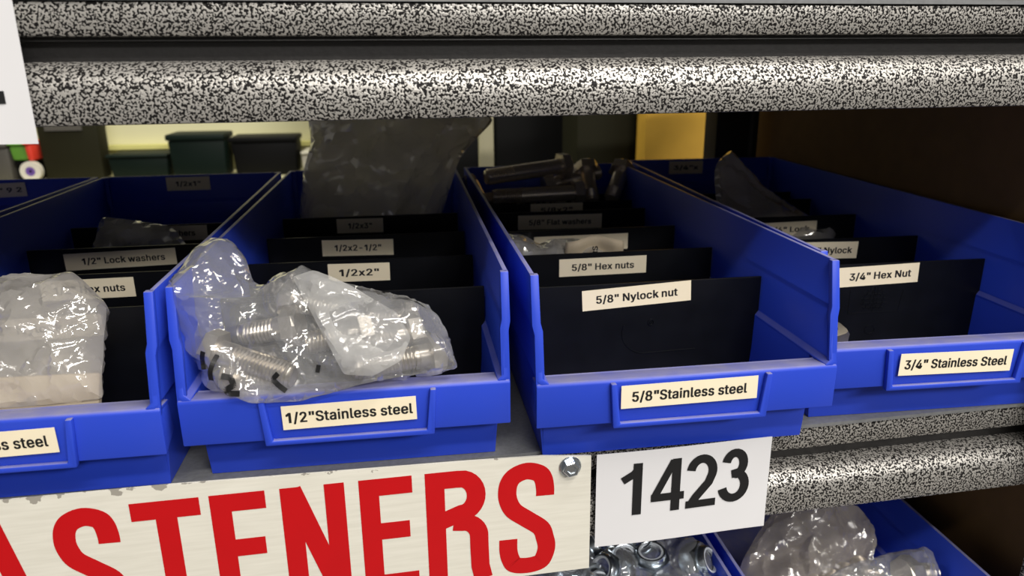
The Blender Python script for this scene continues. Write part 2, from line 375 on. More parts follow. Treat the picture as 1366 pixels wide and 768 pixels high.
GLYPHS = {
 ' ': (187, "", ""),
 '"': (360, "60 510 140 510 130 330 70 330 215 510 295 510 285 330 225 330", "0,3,2,1;4,7,6,5"),
 '-': (477, "337 244 337 188 114 188 114 244", "2,0,3;2,1,0"),
 '/': (273, "235 533 71 -76 14 -76 178 533", "2,0,3;2,1,0"),
 '1': (440, "300 0 212 0 212 510 300 510 80 330 80 415 222 510 213 400", "0,3,2,1;4,7,6,5"),
 '2': (477, "64 0 64 47 234 229 252 248 268 266 282 282 294 298 303 312 311 327 316 341 319 356 320 371 319 389 315 405 308 419 298 431 287 441 273 449 258 455 241 458 224 460 205 458 188 454 172 447 159 438 148 427 139 413 132 398 128 381 127 362 66 362 68 391 75 418 86 442 102 464 121 482 143 496 168 507 196 513 225 516 254 513 281 507 306 497 328 482 346 465 361 445 372 423 379 398 381 372 380 354 377 336 371 318 363 299 351 280 336 259 317 235 294 209 267 180 153 60 153 57 389 57 389 0", "38,40,39;38,41,40;37,41,38;37,42,41;36,42,37;36,43,42;35,43,36;35,44,43;34,44,35;34,20,44;20,19,44;19,45,44;33,21,34;21,20,34;18,45,19;33,22,21;17,45,18;33,23,22;16,45,17;33,24,23;16,46,45;32,24,33;15,46,16;32,25,24;14,46,15;32,26,25;14,47,46;13,47,14;31,26,32;31,27,26;12,47,13;12,48,47;31,28,27;30,28,31;11,48,12;30,29,28;11,49,48;10,49,11;9,49,10;9,50,49;8,50,9;8,51,50;7,51,8;7,52,51;6,52,7;6,53,52;5,53,6;4,53,5;4,54,53;3,54,4;3,55,54;2,55,3;2,56,55;1,56,2;1,57,56;1,58,57;1,59,58;1,60,59;1,61,60;0,61,1"),
 '3': (477, "218 -7 188 -5 159 1 133 10 108 22 88 38 70 57 57 79 48 104 44 132 109 132 112 115 118 100 126 87 137 76 150 66 165 59 182 54 200 51 219 50 239 51 258 55 275 61 291 69 304 80 315 93 323 108 328 125 329 145 328 163 323 180 316 196 306 211 292 223 275 234 254 241 229 246 201 248 157 248 157 299 288 448 288 452 70 452 70 509 372 509 372 461 211 278 211 289 247 290 279 286 308 276 333 262 354 244 371 222 383 198 391 173 393 145 390 116 383 90 370 66 354 45 333 27 309 12 281 2 251 -5", "42,44,43;42,45,44;42,41,45;41,40,45;40,46,45;39,47,40;47,46,40;38,47,39;47,49,48;38,49,47;38,50,49;38,51,50;38,37,51;37,52,51;36,52,37;35,52,36;35,53,52;34,53,35;33,53,34;32,53,33;32,54,53;31,54,32;31,55,54;30,55,31;29,55,30;29,56,55;28,56,29;27,56,28;27,57,56;8,10,9;8,11,10;26,57,27;26,58,57;8,12,11;25,58,26;7,12,8;7,13,12;24,58,25;24,59,58;7,14,13;23,59,24;6,14,7;6,15,14;22,59,23;6,16,15;22,60,59;21,60,22;6,17,16;5,17,6;20,60,21;5,18,17;19,60,20;5,19,18;5,60,19;5,61,60;4,61,5;4,62,61;3,62,4;3,63,62;2,63,3;2,64,63;1,64,2;1,0,64"),
 '4': (477, "40 105 40 158 247 509 311 509 109 166 109 163 413 163 413 105 282 0 282 121 282 146 282 318 343 318 343 0", "1,3,2;1,4,3;10,12,11;10,13,12;1,5,4;1,6,5;1,10,6;10,7,6;0,10,1;0,9,10;13,7,10;0,8,9;8,7,0;8,13,7"),
 '5': (477, "221 -7 192 -5 165 1 140 11 118 25 99 41 83 60 71 82 63 105 60 130 122 130 125 115 130 102 138 89 148 78 160 68 173 60 188 54 204 51 221 50 241 51 259 56 276 64 291 75 304 89 314 104 322 122 326 141 328 162 326 183 321 203 314 221 303 237 290 251 275 262 257 270 238 275 218 277 201 276 184 273 167 268 152 262 139 255 128 246 67 253 96 509 366 509 366 452 151 452 134 301 136 301 148 311 162 318 178 325 194 330 212 333 229 334 252 332 274 328 294 321 313 311 330 299 345 285 358 269 370 251 379 231 386 210 390 187 391 163 388 132 381 102 369 76 352 52 332 32 309 15 282 3 253 -4", "44,48,45;48,46,45;48,47,46;44,49,48;55,57,56;54,57,55;54,58,57;53,58,54;53,59,58;52,59,53;52,60,59;51,60,52;51,61,60;50,61,51;44,50,49;44,61,50;44,39,61;39,38,61;38,62,61;38,37,62;37,63,62;36,63,37;35,63,36;44,40,39;34,63,35;34,64,63;44,41,40;44,42,41;33,64,34;44,43,42;33,65,64;32,65,33;31,65,32;31,66,65;30,66,31;30,67,66;29,67,30;29,68,67;28,68,29;28,69,68;27,69,28;26,69,27;26,70,69;8,10,9;8,11,10;25,70,26;8,12,11;7,12,8;24,70,25;24,71,70;7,13,12;7,14,13;23,71,24;6,14,7;6,15,14;23,72,71;22,72,23;6,16,15;21,72,22;6,17,16;5,17,6;20,72,21;5,18,17;20,73,72;19,73,20;5,19,18;5,73,19;4,73,5;4,74,73;3,74,4;3,75,74;2,75,3;2,76,75;1,76,2;1,0,76"),
 '8': (477, "226 -7 193 -5 163 1 136 11 111 25 91 42 74 62 62 84 54 109 52 135 53 156 58 176 65 195 75 212 87 228 101 241 117 252 134 260 153 265 153 267 129 276 109 289 93 308 80 330 73 354 70 380 73 405 79 429 90 450 106 469 124 485 146 498 170 508 197 514 226 516 255 514 282 508 306 498 328 485 346 469 361 450 373 429 379 405 382 380 379 354 372 330 359 308 343 289 323 276 300 267 300 265 319 260 335 252 351 241 365 228 377 212 387 195 395 176 399 156 401 135 398 109 391 84 378 62 362 42 341 25 317 11 289 1 259 -5 226 49 248 50 267 54 285 60 300 69 313 79 323 91 331 106 335 121 337 139 335 157 330 173 322 189 312 202 298 213 283 223 265 230 247 234 226 235 206 234 187 230 169 223 154 213 140 202 130 189 122 173 117 157 115 139 117 121 121 106 129 91 139 79 152 69 167 60 185 54 205 50 226 290 244 291 260 294 274 300 287 308 298 318 307 330 314 344 318 359 319 376 318 392 314 407 308 420 299 432 288 442 275 449 260 455 244 459 226 460 208 459 192 455 177 449 164 442 153 432 145 420 138 407 134 392 133 376 134 359 138 344 145 330 154 318 165 308 178 300 193 294 209 291", "33,35,34;32,35,33;32,36,35;31,36,32;31,37,36;30,37,31;30,38,37;29,38,30;29,39,38;28,123,29;123,39,29;123,122,39;122,121,39;121,40,39;28,124,123;120,40,121;28,125,124;119,40,120;27,125,28;119,41,40;27,126,125;118,41,119;27,127,126;117,41,118;116,41,117;27,128,127;26,128,27;116,42,41;26,129,128;115,42,116;26,130,129;114,42,115;25,130,26;114,43,42;25,131,130;113,43,114;24,131,25;113,44,43;24,132,131;112,44,113;24,133,132;111,44,112;111,45,44;23,133,24;23,134,133;110,45,111;23,135,134;109,45,110;109,46,45;22,135,23;22,136,135;108,46,109;22,137,136;107,46,108;107,47,46;21,137,22;21,138,137;106,47,107;21,139,138;105,47,106;21,104,139;104,47,105;21,47,104;21,48,47;20,48,21;20,49,48;19,49,20;18,49,19;18,50,49;17,50,18;17,51,50;16,51,17;16,52,51;15,52,16;15,53,52;14,86,15;86,53,15;86,54,53;14,87,86;85,54,86;14,88,87;84,54,85;14,89,88;83,54,84;13,89,14;83,55,54;13,90,89;82,55,83;13,91,90;81,55,82;12,91,13;81,56,55;12,92,91;80,56,81;11,92,12;80,57,56;11,93,92;79,57,80;79,58,57;10,93,11;10,94,93;78,58,79;10,95,94;77,58,78;77,59,58;9,95,10;9,96,95;76,59,77;8,96,9;76,60,59;8,97,96;75,60,76;75,61,60;7,97,8;7,98,97;74,61,75;7,99,98;73,61,74;6,99,7;73,62,61;6,100,99;72,62,73;6,101,100;71,62,72;5,101,6;71,63,62;5,102,101;70,63,71;5,103,102;69,63,70;5,68,103;68,63,69;5,63,68;4,63,5;4,64,63;4,65,64;3,65,4;2,65,3;2,66,65;1,66,2;1,67,66;0,67,1"),
 '9': (477, "226 516 256 513 285 506 310 494 333 478 352 458 368 434 380 408 387 378 389 347 387 322 382 296 373 270 359 240 340 207 315 168 200 0 130 0 301 248 307 248 302 238 295 229 287 221 278 214 268 207 257 202 245 198 232 195 218 195 188 197 161 203 137 214 116 229 98 247 83 269 72 294 66 321 64 352 66 382 73 411 85 436 101 459 120 479 143 494 168 506 196 513 226 460 207 459 190 454 174 446 160 435 148 423 138 407 131 390 127 372 125 352 127 331 131 313 138 295 148 280 160 268 174 257 190 250 207 245 226 243 245 245 263 249 279 257 293 267 305 280 314 295 322 312 326 330 327 350 326 371 322 390 314 407 305 422 293 435 279 446 263 454 245 459", "45,1,0;44,1,45;44,2,1;43,2,44;43,3,2;42,3,43;42,4,3;41,4,42;41,46,4;46,5,4;41,47,46;81,5,46;40,47,41;40,48,47;80,5,81;80,6,5;40,49,48;79,6,80;40,50,49;78,6,79;39,50,40;39,51,50;77,6,78;77,7,6;39,52,51;76,7,77;38,52,39;76,8,7;38,53,52;75,8,76;38,54,53;74,8,75;37,54,38;74,9,8;37,55,54;73,9,74;36,55,37;36,56,55;72,9,73;72,10,9;36,57,56;71,10,72;71,11,10;35,57,36;35,58,57;70,11,71;70,12,11;35,59,58;69,12,70;34,59,35;34,60,59;68,12,69;68,13,12;33,60,34;33,61,60;67,13,68;33,62,61;66,19,67;19,13,67;33,63,62;65,18,66;18,19,66;65,24,18;24,17,18;20,13,19;32,63,33;32,64,63;64,24,65;32,24,64;20,14,13;21,14,20;22,14,21;31,24,32;23,14,22;30,24,31;24,14,23;30,25,24;17,14,24;17,15,14;29,25,30;29,26,25;29,27,26;28,27,29;17,16,15"),
 'E': (443, "60 0 60 509 372 509 372 452 125 452 125 286 355 286 355 229 125 229 125 57 375 57 375 0", "0,4,1;4,2,1;4,3,2;0,5,4;0,8,5;8,6,5;8,7,6;0,9,8;0,10,9;0,11,10"),
 'F': (434, "60 0 60 509 369 509 369 452 125 452 125 278 346 278 346 221 125 221 125 0", "0,4,1;4,2,1;4,3,2;0,5,4;0,8,5;8,6,5;8,7,6;0,9,8"),
 'H': (541, "60 0 60 509 125 509 125 289 392 289 392 509 457 509 457 0 392 0 392 232 125 232 125 0", "0,2,1;0,3,2;4,6,5;4,7,6;0,10,3;10,4,3;10,9,4;9,7,4;0,11,10;8,7,9"),
 'L': (417, "60 0 60 509 125 509 125 57 361 57 361 0", "0,2,1;0,3,2;0,4,3;0,5,4"),
 'N': (547, "60 0 60 509 136 509 343 183 349 174 355 163 363 151 371 137 379 122 388 107 396 90 405 73 414 55 405 54 403 72 402 90 401 108 400 126 399 142 399 157 399 171 399 184 399 195 399 509 463 509 463 0 387 0 202 290 194 303 186 317 177 331 168 346 159 363 148 381 136 402 123 425 108 452 119 454 120 429 121 406 122 384 123 363 124 345 124 328 125 313 125 301 125 291 125 0", "0,36,1;36,2,1;36,37,2;37,3,2;22,24,23;22,25,24;38,3,37;0,38,36;38,35,36;0,39,38;35,3,38;34,3,35;0,40,39;33,3,34;0,41,40;32,3,33;0,42,41;31,3,32;30,3,31;0,43,42;29,3,30;0,44,43;28,3,29;0,45,44;27,3,28;0,46,45;0,47,46;26,3,27;21,25,22;20,25,21;26,4,3;26,5,4;19,25,20;26,6,5;18,25,19;26,7,6;17,25,18;26,8,7;16,25,17;26,9,8;15,25,16;26,10,9;14,11,15;11,25,15;26,14,10;14,11,10;12,25,11;26,13,14;13,25,12;26,25,13"),
 'R': (473, "60 0 60 509 236 509 273 506 305 500 333 489 356 473 376 455 390 433 401 408 407 381 409 352 407 323 401 296 390 271 376 250 356 232 333 217 305 206 273 200 236 198 96 198 96 255 234 255 258 256 280 260 298 267 313 276 325 287 334 300 340 316 344 333 345 352 344 371 340 389 334 405 325 419 313 430 298 440 279 446 258 451 233 452 125 452 125 0 353 0 230 229 303 229 428 0", "0,22,1;22,42,1;42,2,1;42,3,2;42,4,3;42,5,4;42,6,5;42,7,6;42,41,7;41,40,7;40,8,7;22,43,42;39,8,40;38,8,39;37,8,38;37,9,8;36,9,37;35,9,36;35,10,9;34,10,35;33,10,34;33,11,10;32,11,33;31,11,32;31,12,11;30,12,31;30,13,12;29,13,30;28,13,29;28,14,13;27,14,28;26,14,27;26,15,14;25,15,26;24,15,25;23,15,24;0,21,22;43,23,22;43,45,23;45,15,23;45,16,15;45,46,16;46,17,16;43,20,45;20,44,45;47,17,46;18,47,17;19,47,18;20,47,19;0,20,21;0,43,20;44,47,20"),
 'S': (471, "224 -9 188 -7 156 -1 128 9 102 23 81 40 64 60 51 83 42 109 38 137 104 137 108 118 114 102 123 88 136 76 150 66 166 59 185 53 204 50 224 49 246 50 267 54 286 60 303 69 317 79 329 92 338 106 344 122 346 139 344 154 340 168 332 179 322 189 310 197 296 205 280 211 263 217 245 222 184 239 145 253 112 269 86 289 67 313 56 341 52 372 54 400 62 425 75 448 92 468 113 484 138 498 165 508 195 514 227 516 259 514 289 508 316 498 340 484 360 468 377 449 390 427 398 403 401 378 337 378 332 402 320 421 302 437 280 449 254 456 225 459 204 457 185 454 167 448 152 440 139 430 129 418 121 405 117 391 115 376 117 359 122 345 131 334 142 324 155 315 169 308 184 302 198 297 212 293 264 279 279 275 295 270 312 264 328 256 344 248 359 238 372 226 384 213 395 198 402 180 407 161 408 139 406 112 399 87 386 64 370 43 349 25 323 11 294 0 261 -7", "52,54,53;51,54,52;51,55,54;50,55,51;50,56,55;49,56,50;49,57,56;48,57,49;48,58,57;48,59,58;47,70,48;70,69,48;69,59,48;68,59,69;47,71,70;67,59,68;47,72,71;66,59,67;66,60,59;46,72,47;46,73,72;46,74,73;65,60,66;46,75,74;65,61,60;45,75,46;64,61,65;45,76,75;45,77,76;64,62,61;63,62,64;44,77,45;44,78,77;44,79,78;43,79,44;43,80,79;43,81,80;42,81,43;42,82,81;42,83,82;42,84,83;41,84,42;41,85,84;41,86,85;41,87,86;41,88,87;40,88,41;40,89,88;40,90,89;40,91,90;39,91,40;39,92,91;39,93,92;38,93,39;38,94,93;37,94,38;37,95,94;37,96,95;36,96,37;35,96,36;35,97,96;34,97,35;33,97,34;33,98,97;32,98,33;31,98,32;31,99,98;30,99,31;29,99,30;29,100,99;28,100,29;27,100,28;27,101,100;8,10,9;8,11,10;26,101,27;8,12,11;26,102,101;7,12,8;25,102,26;7,13,12;24,102,25;7,14,13;24,103,102;6,14,7;23,103,24;6,15,14;22,103,23;6,16,15;22,104,103;21,104,22;5,16,6;5,17,16;20,104,21;5,18,17;19,104,20;5,19,18;5,104,19;5,105,104;4,105,5;4,106,105;3,106,4;3,107,106;2,107,3;2,108,107;1,108,2;1,0,108"),
 'T': (473, "32 452 32 509 417 509 417 452 257 452 257 0 193 0 193 452", "0,2,1;0,3,2;7,3,0;6,4,7;4,3,7;6,5,4"),
 'U': (541, "259 -8 220 -6 186 2 154 15 126 33 103 55 85 80 71 108 63 140 60 173 60 509 124 509 124 178 126 155 132 133 141 113 153 95 169 80 187 68 208 59 232 53 259 52 285 53 309 59 331 68 349 80 364 95 377 113 385 133 391 155 393 178 393 509 457 509 457 173 454 140 446 108 433 80 414 55 391 33 363 15 332 2 297 -6", "9,11,10;9,12,11;30,32,31;30,33,32;9,13,12;29,33,30;8,13,9;29,34,33;8,14,13;28,34,29;7,14,8;28,35,34;27,35,28;7,15,14;7,16,15;26,35,27;6,16,7;26,36,35;6,17,16;25,36,26;6,18,17;24,36,25;5,18,6;24,37,36;5,19,18;23,37,24;5,20,19;22,37,23;22,38,37;4,20,5;4,21,20;21,38,22;4,38,21;3,38,4;3,39,38;2,39,3;2,40,39;1,40,2;1,41,40;0,41,1"),
 'a': (413, "160 -9 137 -7 115 -3 94 5 76 15 60 29 48 45 38 63 32 84 30 108 32 128 36 146 43 161 53 174 64 184 78 193 92 200 108 206 125 211 143 214 161 217 178 220 200 223 218 225 234 227 247 229 257 231 265 235 271 240 274 246 276 255 276 257 275 272 272 285 267 297 260 307 251 315 240 322 227 327 212 330 196 331 178 330 163 327 149 322 137 316 127 309 118 301 110 292 104 283 100 274 41 291 51 313 64 331 79 346 95 358 114 368 133 375 153 380 173 383 194 384 208 384 223 382 239 379 255 375 271 369 286 360 300 350 312 336 322 320 330 301 335 278 337 251 337 0 277 0 277 52 272 52 267 43 260 34 252 25 242 16 229 8 215 1 199 -4 181 -7 170 45 192 47 211 51 228 59 242 68 254 80 263 93 270 108 274 122 276 138 276 190 272 187 267 184 259 182 251 180 241 178 231 176 221 174 210 173 200 171 191 170 182 169 175 168 161 166 147 163 134 159 122 153 112 147 103 139 97 130 93 118 92 105 93 93 96 82 102 72 109 64 119 57 130 52 142 48 156 46", "58,60,59;58,61,60;57,61,58;57,62,61;56,62,57;56,63,62;55,63,56;55,64,63;55,65,64;54,65,55;54,66,65;53,66,54;53,67,66;52,67,53;52,40,67;40,39,67;39,68,67;51,41,52;41,40,52;51,42,41;38,68,39;51,43,42;37,68,38;51,44,43;36,68,37;36,69,68;51,45,44;35,69,36;50,45,51;50,46,45;34,69,35;34,70,69;50,47,46;33,70,34;50,48,47;49,48,50;32,70,33;32,71,70;31,71,32;30,71,31;29,71,30;29,72,71;28,72,29;27,72,28;26,94,27;94,72,27;25,94,26;24,94,25;23,94,24;22,94,23;21,94,22;20,94,21;19,94,20;18,94,19;17,94,18;16,94,17;15,94,16;14,94,15;14,95,94;93,72,94;14,96,95;14,97,96;13,97,14;13,98,97;13,99,98;13,100,99;13,101,100;13,102,101;12,102,13;12,103,102;12,104,103;12,105,104;12,106,105;12,107,106;12,108,107;12,109,108;11,109,12;11,110,109;11,111,110;11,112,111;10,112,11;10,113,112;92,72,93;10,114,113;9,114,10;91,72,92;9,115,114;8,115,9;90,72,91;8,116,115;89,72,90;8,117,116;7,117,8;7,118,117;88,74,89;74,72,89;7,119,118;87,74,88;7,120,119;6,120,7;86,75,87;75,74,87;6,121,120;6,122,121;86,76,75;73,72,74;85,76,86;6,123,122;84,76,85;6,84,123;6,76,84;5,76,6;5,77,76;5,78,77;4,78,5;4,79,78;4,80,79;3,80,4;3,81,80;2,81,3;2,82,81;1,82,2;1,83,82;0,83,1"),
 'c': (420, "207 -8 174 -5 144 3 117 16 93 35 72 58 56 85 44 116 37 150 34 187 37 225 44 260 56 291 72 318 93 341 117 360 144 374 174 382 207 384 226 384 243 381 260 377 276 371 291 364 305 356 318 346 330 335 340 322 349 308 356 293 362 277 303 262 300 272 295 281 290 289 284 297 278 304 270 311 261 316 252 321 242 325 231 328 220 329 207 330 184 328 163 321 145 310 130 296 118 278 108 258 102 236 98 212 96 187 98 163 102 139 108 117 118 97 130 80 145 66 163 55 184 49 207 46 220 47 232 49 243 52 253 55 262 60 271 66 279 73 285 80 292 89 297 98 301 107 304 117 363 102 357 86 350 70 341 56 331 43 319 32 306 21 292 12 277 5 261 -1 244 -5 226 -7", "17,19,18;17,20,19;16,20,17;16,21,20;16,22,21;15,22,16;15,23,22;15,24,23;14,24,15;14,25,24;14,26,25;13,43,14;43,26,14;43,42,26;42,27,26;13,44,43;41,27,42;13,45,44;40,27,41;39,27,40;39,28,27;13,46,45;38,28,39;12,46,13;37,28,38;36,28,37;12,47,46;36,29,28;35,29,36;34,29,35;12,48,47;34,30,29;11,48,12;33,30,34;32,30,33;11,49,48;32,31,30;10,49,11;10,50,49;10,51,50;9,51,10;9,52,51;8,52,9;8,53,52;8,54,53;7,54,8;7,55,54;7,56,55;72,74,73;6,56,7;71,74,72;71,75,74;70,75,71;6,57,56;69,75,70;69,76,75;5,57,6;5,58,57;68,76,69;67,76,68;67,77,76;66,77,67;5,59,58;65,77,66;4,59,5;65,78,77;64,78,65;4,60,59;63,78,64;62,78,63;4,61,60;61,78,62;4,78,61;4,79,78;3,79,4;3,80,79;3,81,80;2,81,3;2,82,81;2,83,82;1,83,2;1,84,83;1,85,84;0,85,1"),
 'e': (428, "212 -8 177 -5 145 3 117 16 92 35 72 58 56 85 44 116 37 150 34 187 36 224 44 258 55 290 71 317 91 340 115 359 142 373 172 382 205 384 226 383 246 380 266 374 285 366 303 355 319 341 334 324 347 305 357 282 365 256 370 227 371 194 371 169 75 169 75 221 338 221 310 202 308 226 304 248 298 269 288 286 277 301 263 314 246 323 227 328 205 330 183 328 164 323 146 313 131 301 119 286 109 270 102 251 97 231 96 211 96 178 98 151 102 127 110 106 121 88 135 73 151 61 169 53 190 48 212 46 227 47 241 49 254 53 265 58 276 65 285 73 294 82 300 93 306 105 365 91 358 72 348 55 335 39 320 26 302 14 283 4 261 -3 237 -7", "17,19,18;17,20,19;16,20,17;16,21,20;16,22,21;15,22,16;15,23,22;14,23,15;14,24,23;14,25,24;13,45,14;45,44,14;44,25,14;43,25,44;42,25,43;13,46,45;42,26,25;41,26,42;13,47,46;12,47,13;40,26,41;12,48,47;40,27,26;39,27,40;12,49,48;11,49,12;11,50,49;38,27,39;38,28,27;11,51,50;37,28,38;10,51,11;37,29,28;10,52,51;36,29,37;10,33,52;33,53,52;36,34,29;34,30,29;35,34,36;9,33,10;9,32,33;53,34,33;53,30,34;54,30,53;54,31,30;8,32,9;55,31,54;8,31,32;8,55,31;8,56,55;7,56,8;7,57,56;6,57,7;6,58,57;71,73,72;70,73,71;70,74,73;6,59,58;5,59,6;69,74,70;5,60,59;68,74,69;68,75,74;67,75,68;5,61,60;66,75,67;4,61,5;66,76,75;4,62,61;65,76,66;64,76,65;4,63,62;63,76,64;4,76,63;4,77,76;3,77,4;3,78,77;2,78,3;2,79,78;2,80,79;1,80,2;1,81,80;0,81,1"),
 'h': (434, "114 227 114 0 53 0 53 509 114 509 114 287 102 287 116 319 132 344 152 362 175 374 200 382 227 384 252 383 275 377 295 369 313 356 328 340 341 321 350 298 355 271 357 240 357 0 296 0 296 235 293 263 286 286 273 304 256 318 235 326 210 329 192 328 176 324 161 317 147 308 136 297 126 283 119 266 115 248", "2,4,3;2,6,4;6,5,4;11,13,12;11,14,13;10,14,11;10,15,14;9,15,10;9,16,15;8,16,9;8,17,16;7,31,8;31,17,8;31,30,17;30,18,17;29,18,30;7,32,31;28,18,29;7,33,32;28,19,18;6,33,7;27,19,28;6,34,33;6,35,34;26,19,27;26,20,19;6,36,35;2,37,6;37,36,6;25,20,26;25,21,20;2,38,37;24,21,25;2,0,38;24,22,21;23,22,24;2,1,0"),
 'i': (191, "84 443 73 444 63 448 54 455 47 463 43 472 41 483 43 494 47 504 54 512 63 518 73 522 84 524 95 522 105 518 114 512 121 504 125 494 126 483 125 472 121 463 114 455 105 448 95 444 53 0 53 379 114 379 114 0", "24,26,25;24,27,26;11,13,12;10,13,11;10,14,13;9,14,10;9,15,14;8,15,9;8,16,15;7,16,8;7,17,16;6,17,7;6,18,17;5,18,6;5,19,18;4,19,5;4,20,19;3,20,4;3,21,20;2,21,3;2,22,21;1,22,2;1,23,22;0,23,1"),
 'k': (400, "56 0 122 0 122 527 56 527 122 130 372 381 290 381 122 210 172 214 222 262 388 0 306 0", "0,1,2,3;4,5,6,7;8,11,10,9"),
 'l': (213, "139 -2 112 0 91 8 74 20 62 37 55 59 53 84 53 509 114 509 114 99 114 83 117 71 120 62 126 57 135 53 146 52 152 52 157 52 160 53 164 53 167 54 170 54 181 3 175 1 169 0 162 -1 154 -2 147 -2", "6,8,7;6,9,8;6,10,9;5,10,6;5,11,10;5,12,11;5,13,12;4,13,5;4,14,13;20,22,21;19,22,20;18,22,19;4,15,14;17,22,18;16,22,17;15,22,16;4,22,15;3,22,4;2,22,3;1,22,2;1,23,22;1,24,23;1,25,24;0,25,1;0,26,25;0,27,26"),
 'n': (434, "114 227 114 0 53 0 53 379 112 379 112 287 102 287 116 319 132 344 152 362 175 374 200 382 227 384 252 383 275 377 295 369 313 356 328 340 341 321 350 298 355 271 357 240 357 0 296 0 296 235 293 263 286 286 273 304 256 318 235 326 210 329 192 328 176 324 161 317 147 308 136 297 126 283 119 266 115 248", "11,13,12;11,14,13;10,14,11;2,4,3;2,6,4;6,5,4;10,15,14;9,15,10;9,16,15;8,16,9;8,17,16;7,31,8;31,17,8;31,30,17;30,18,17;29,18,30;7,32,31;28,18,29;7,33,32;28,19,18;6,33,7;27,19,28;6,34,33;6,35,34;26,19,27;26,20,19;6,36,35;2,37,6;37,36,6;25,20,26;25,21,20;2,38,37;24,21,25;2,0,38;24,22,21;23,22,24;2,1,0"),
 'o': (439, "207 -8 174 -5 144 3 117 16 93 35 72 58 56 85 44 116 37 150 34 187 37 225 44 260 56 291 72 318 93 341 117 360 144 374 174 382 207 384 241 382 271 374 299 360 323 341 343 318 359 291 371 260 379 225 381 187 379 150 371 116 359 85 343 58 323 35 299 16 271 3 241 -5 207 46 231 49 252 55 270 66 285 80 298 97 307 117 314 139 318 163 319 187 318 212 314 236 307 258 298 278 285 296 270 310 252 321 231 328 207 330 184 328 163 321 145 310 130 296 118 278 108 258 102 236 98 212 96 187 98 163 102 139 108 117 118 97 130 80 145 66 163 55 184 49", "17,19,18;16,19,17;16,20,19;15,20,16;15,21,20;14,21,15;14,22,21;13,22,14;13,54,22;54,23,22;13,55,54;53,23,54;13,56,55;52,23,53;13,57,56;51,23,52;12,57,13;51,24,23;12,58,57;50,24,51;12,59,58;49,24,50;11,59,12;49,25,24;11,60,59;48,25,49;10,60,11;48,26,25;10,61,60;47,26,48;10,62,61;46,26,47;46,27,26;9,62,10;9,63,62;45,27,46;8,63,9;8,64,63;44,27,45;44,28,27;8,65,64;43,28,44;43,29,28;7,65,8;7,66,65;42,29,43;7,67,66;41,29,42;6,67,7;41,30,29;6,68,67;40,30,41;5,68,6;40,31,30;5,69,68;39,31,40;5,70,69;38,31,39;4,70,5;38,32,31;4,71,70;37,32,38;4,36,71;36,32,37;4,32,36;3,32,4;3,33,32;2,33,3;2,34,33;1,34,2;1,35,34;0,35,1"),
 'r': (283, "53 0 53 379 112 379 112 321 115 321 124 339 137 354 152 367 171 377 191 383 213 385 218 385 223 385 229 384 235 384 240 384 243 384 243 322 241 323 236 324 230 324 223 325 215 326 207 326 190 324 174 321 159 315 146 306 135 296 126 284 119 269 115 254 114 237 114 0", "9,11,10;9,12,11;9,13,12;9,14,13;9,15,14;9,16,15;9,17,16;8,17,9;0,2,1;0,3,2;7,17,8;6,17,7;5,19,6;19,18,6;18,17,6;4,23,5;23,22,5;22,21,5;21,20,5;20,19,5;4,24,23;4,25,24;0,4,3;0,31,4;31,30,4;30,29,4;29,28,4;28,27,4;27,26,4;26,25,4;0,32,31;0,33,32"),
 's': (389, "182 -8 157 -7 133 -3 112 3 93 12 76 24 62 38 50 54 41 73 36 94 94 107 101 87 111 72 124 60 141 52 160 47 181 45 206 47 227 53 244 62 258 74 265 88 268 103 266 115 262 126 254 136 243 144 229 150 212 155 149 170 118 180 92 192 72 208 58 227 50 249 47 274 49 295 55 314 65 332 79 347 95 360 115 370 137 378 161 383 187 384 212 383 234 379 254 372 271 363 286 352 299 339 309 324 318 308 324 290 268 277 262 291 254 304 243 316 228 325 210 331 187 333 166 331 147 326 131 317 119 305 111 292 109 277 110 264 115 253 124 243 136 235 152 229 172 223 229 209 261 200 287 187 306 171 320 153 328 131 331 107 329 85 323 65 312 47 298 31 281 18 260 6 236 -2 210 -7", "43,45,44;43,46,45;42,46,43;42,47,46;41,47,42;41,48,47;40,48,41;40,49,48;39,49,40;39,50,49;38,50,39;38,60,50;60,51,50;38,61,60;59,51,60;37,61,38;37,62,61;58,51,59;37,63,62;57,51,58;57,52,51;37,64,63;56,52,57;36,64,37;56,53,52;36,65,64;55,53,56;35,65,36;35,66,65;54,53,55;35,67,66;34,67,35;34,68,67;34,69,68;33,69,34;33,70,69;33,71,70;33,72,71;32,72,33;32,73,72;32,74,73;31,74,32;31,75,74;30,75,31;30,76,75;29,76,30;29,77,76;28,77,29;27,77,28;27,78,77;26,78,27;25,78,26;24,78,25;24,79,78;23,79,24;22,79,23;9,11,10;22,80,79;21,80,22;8,11,9;20,80,21;8,12,11;20,81,80;19,81,20;7,12,8;7,13,12;19,82,81;18,82,19;7,14,13;6,14,7;17,82,18;6,15,14;16,82,17;16,83,82;6,16,15;6,83,16;5,83,6;5,84,83;4,84,5;4,85,84;3,85,4;3,86,85;2,86,3;2,87,86;1,87,2;1,0,87"),
 't': (251, "204 379 204 327 6 327 6 379 65 471 126 471 126 98 127 83 130 70 136 61 144 55 156 51 170 50 175 50 180 50 185 51 191 52 197 53 202 54 213 2 207 0 200 -2 192 -3 184 -3 176 -4 168 -4 138 -1 113 7 92 21 77 41 68 64 65 93", "31,5,4;31,6,5;2,0,3;2,1,0;31,7,6;30,7,31;30,8,7;30,9,8;29,9,30;29,10,9;29,11,10;17,19,18;16,19,17;15,19,16;29,12,11;14,19,15;13,19,14;12,19,13;29,19,12;28,19,29;27,19,28;26,19,27;26,20,19;26,21,20;25,21,26;25,22,21;25,23,22;25,24,23"),
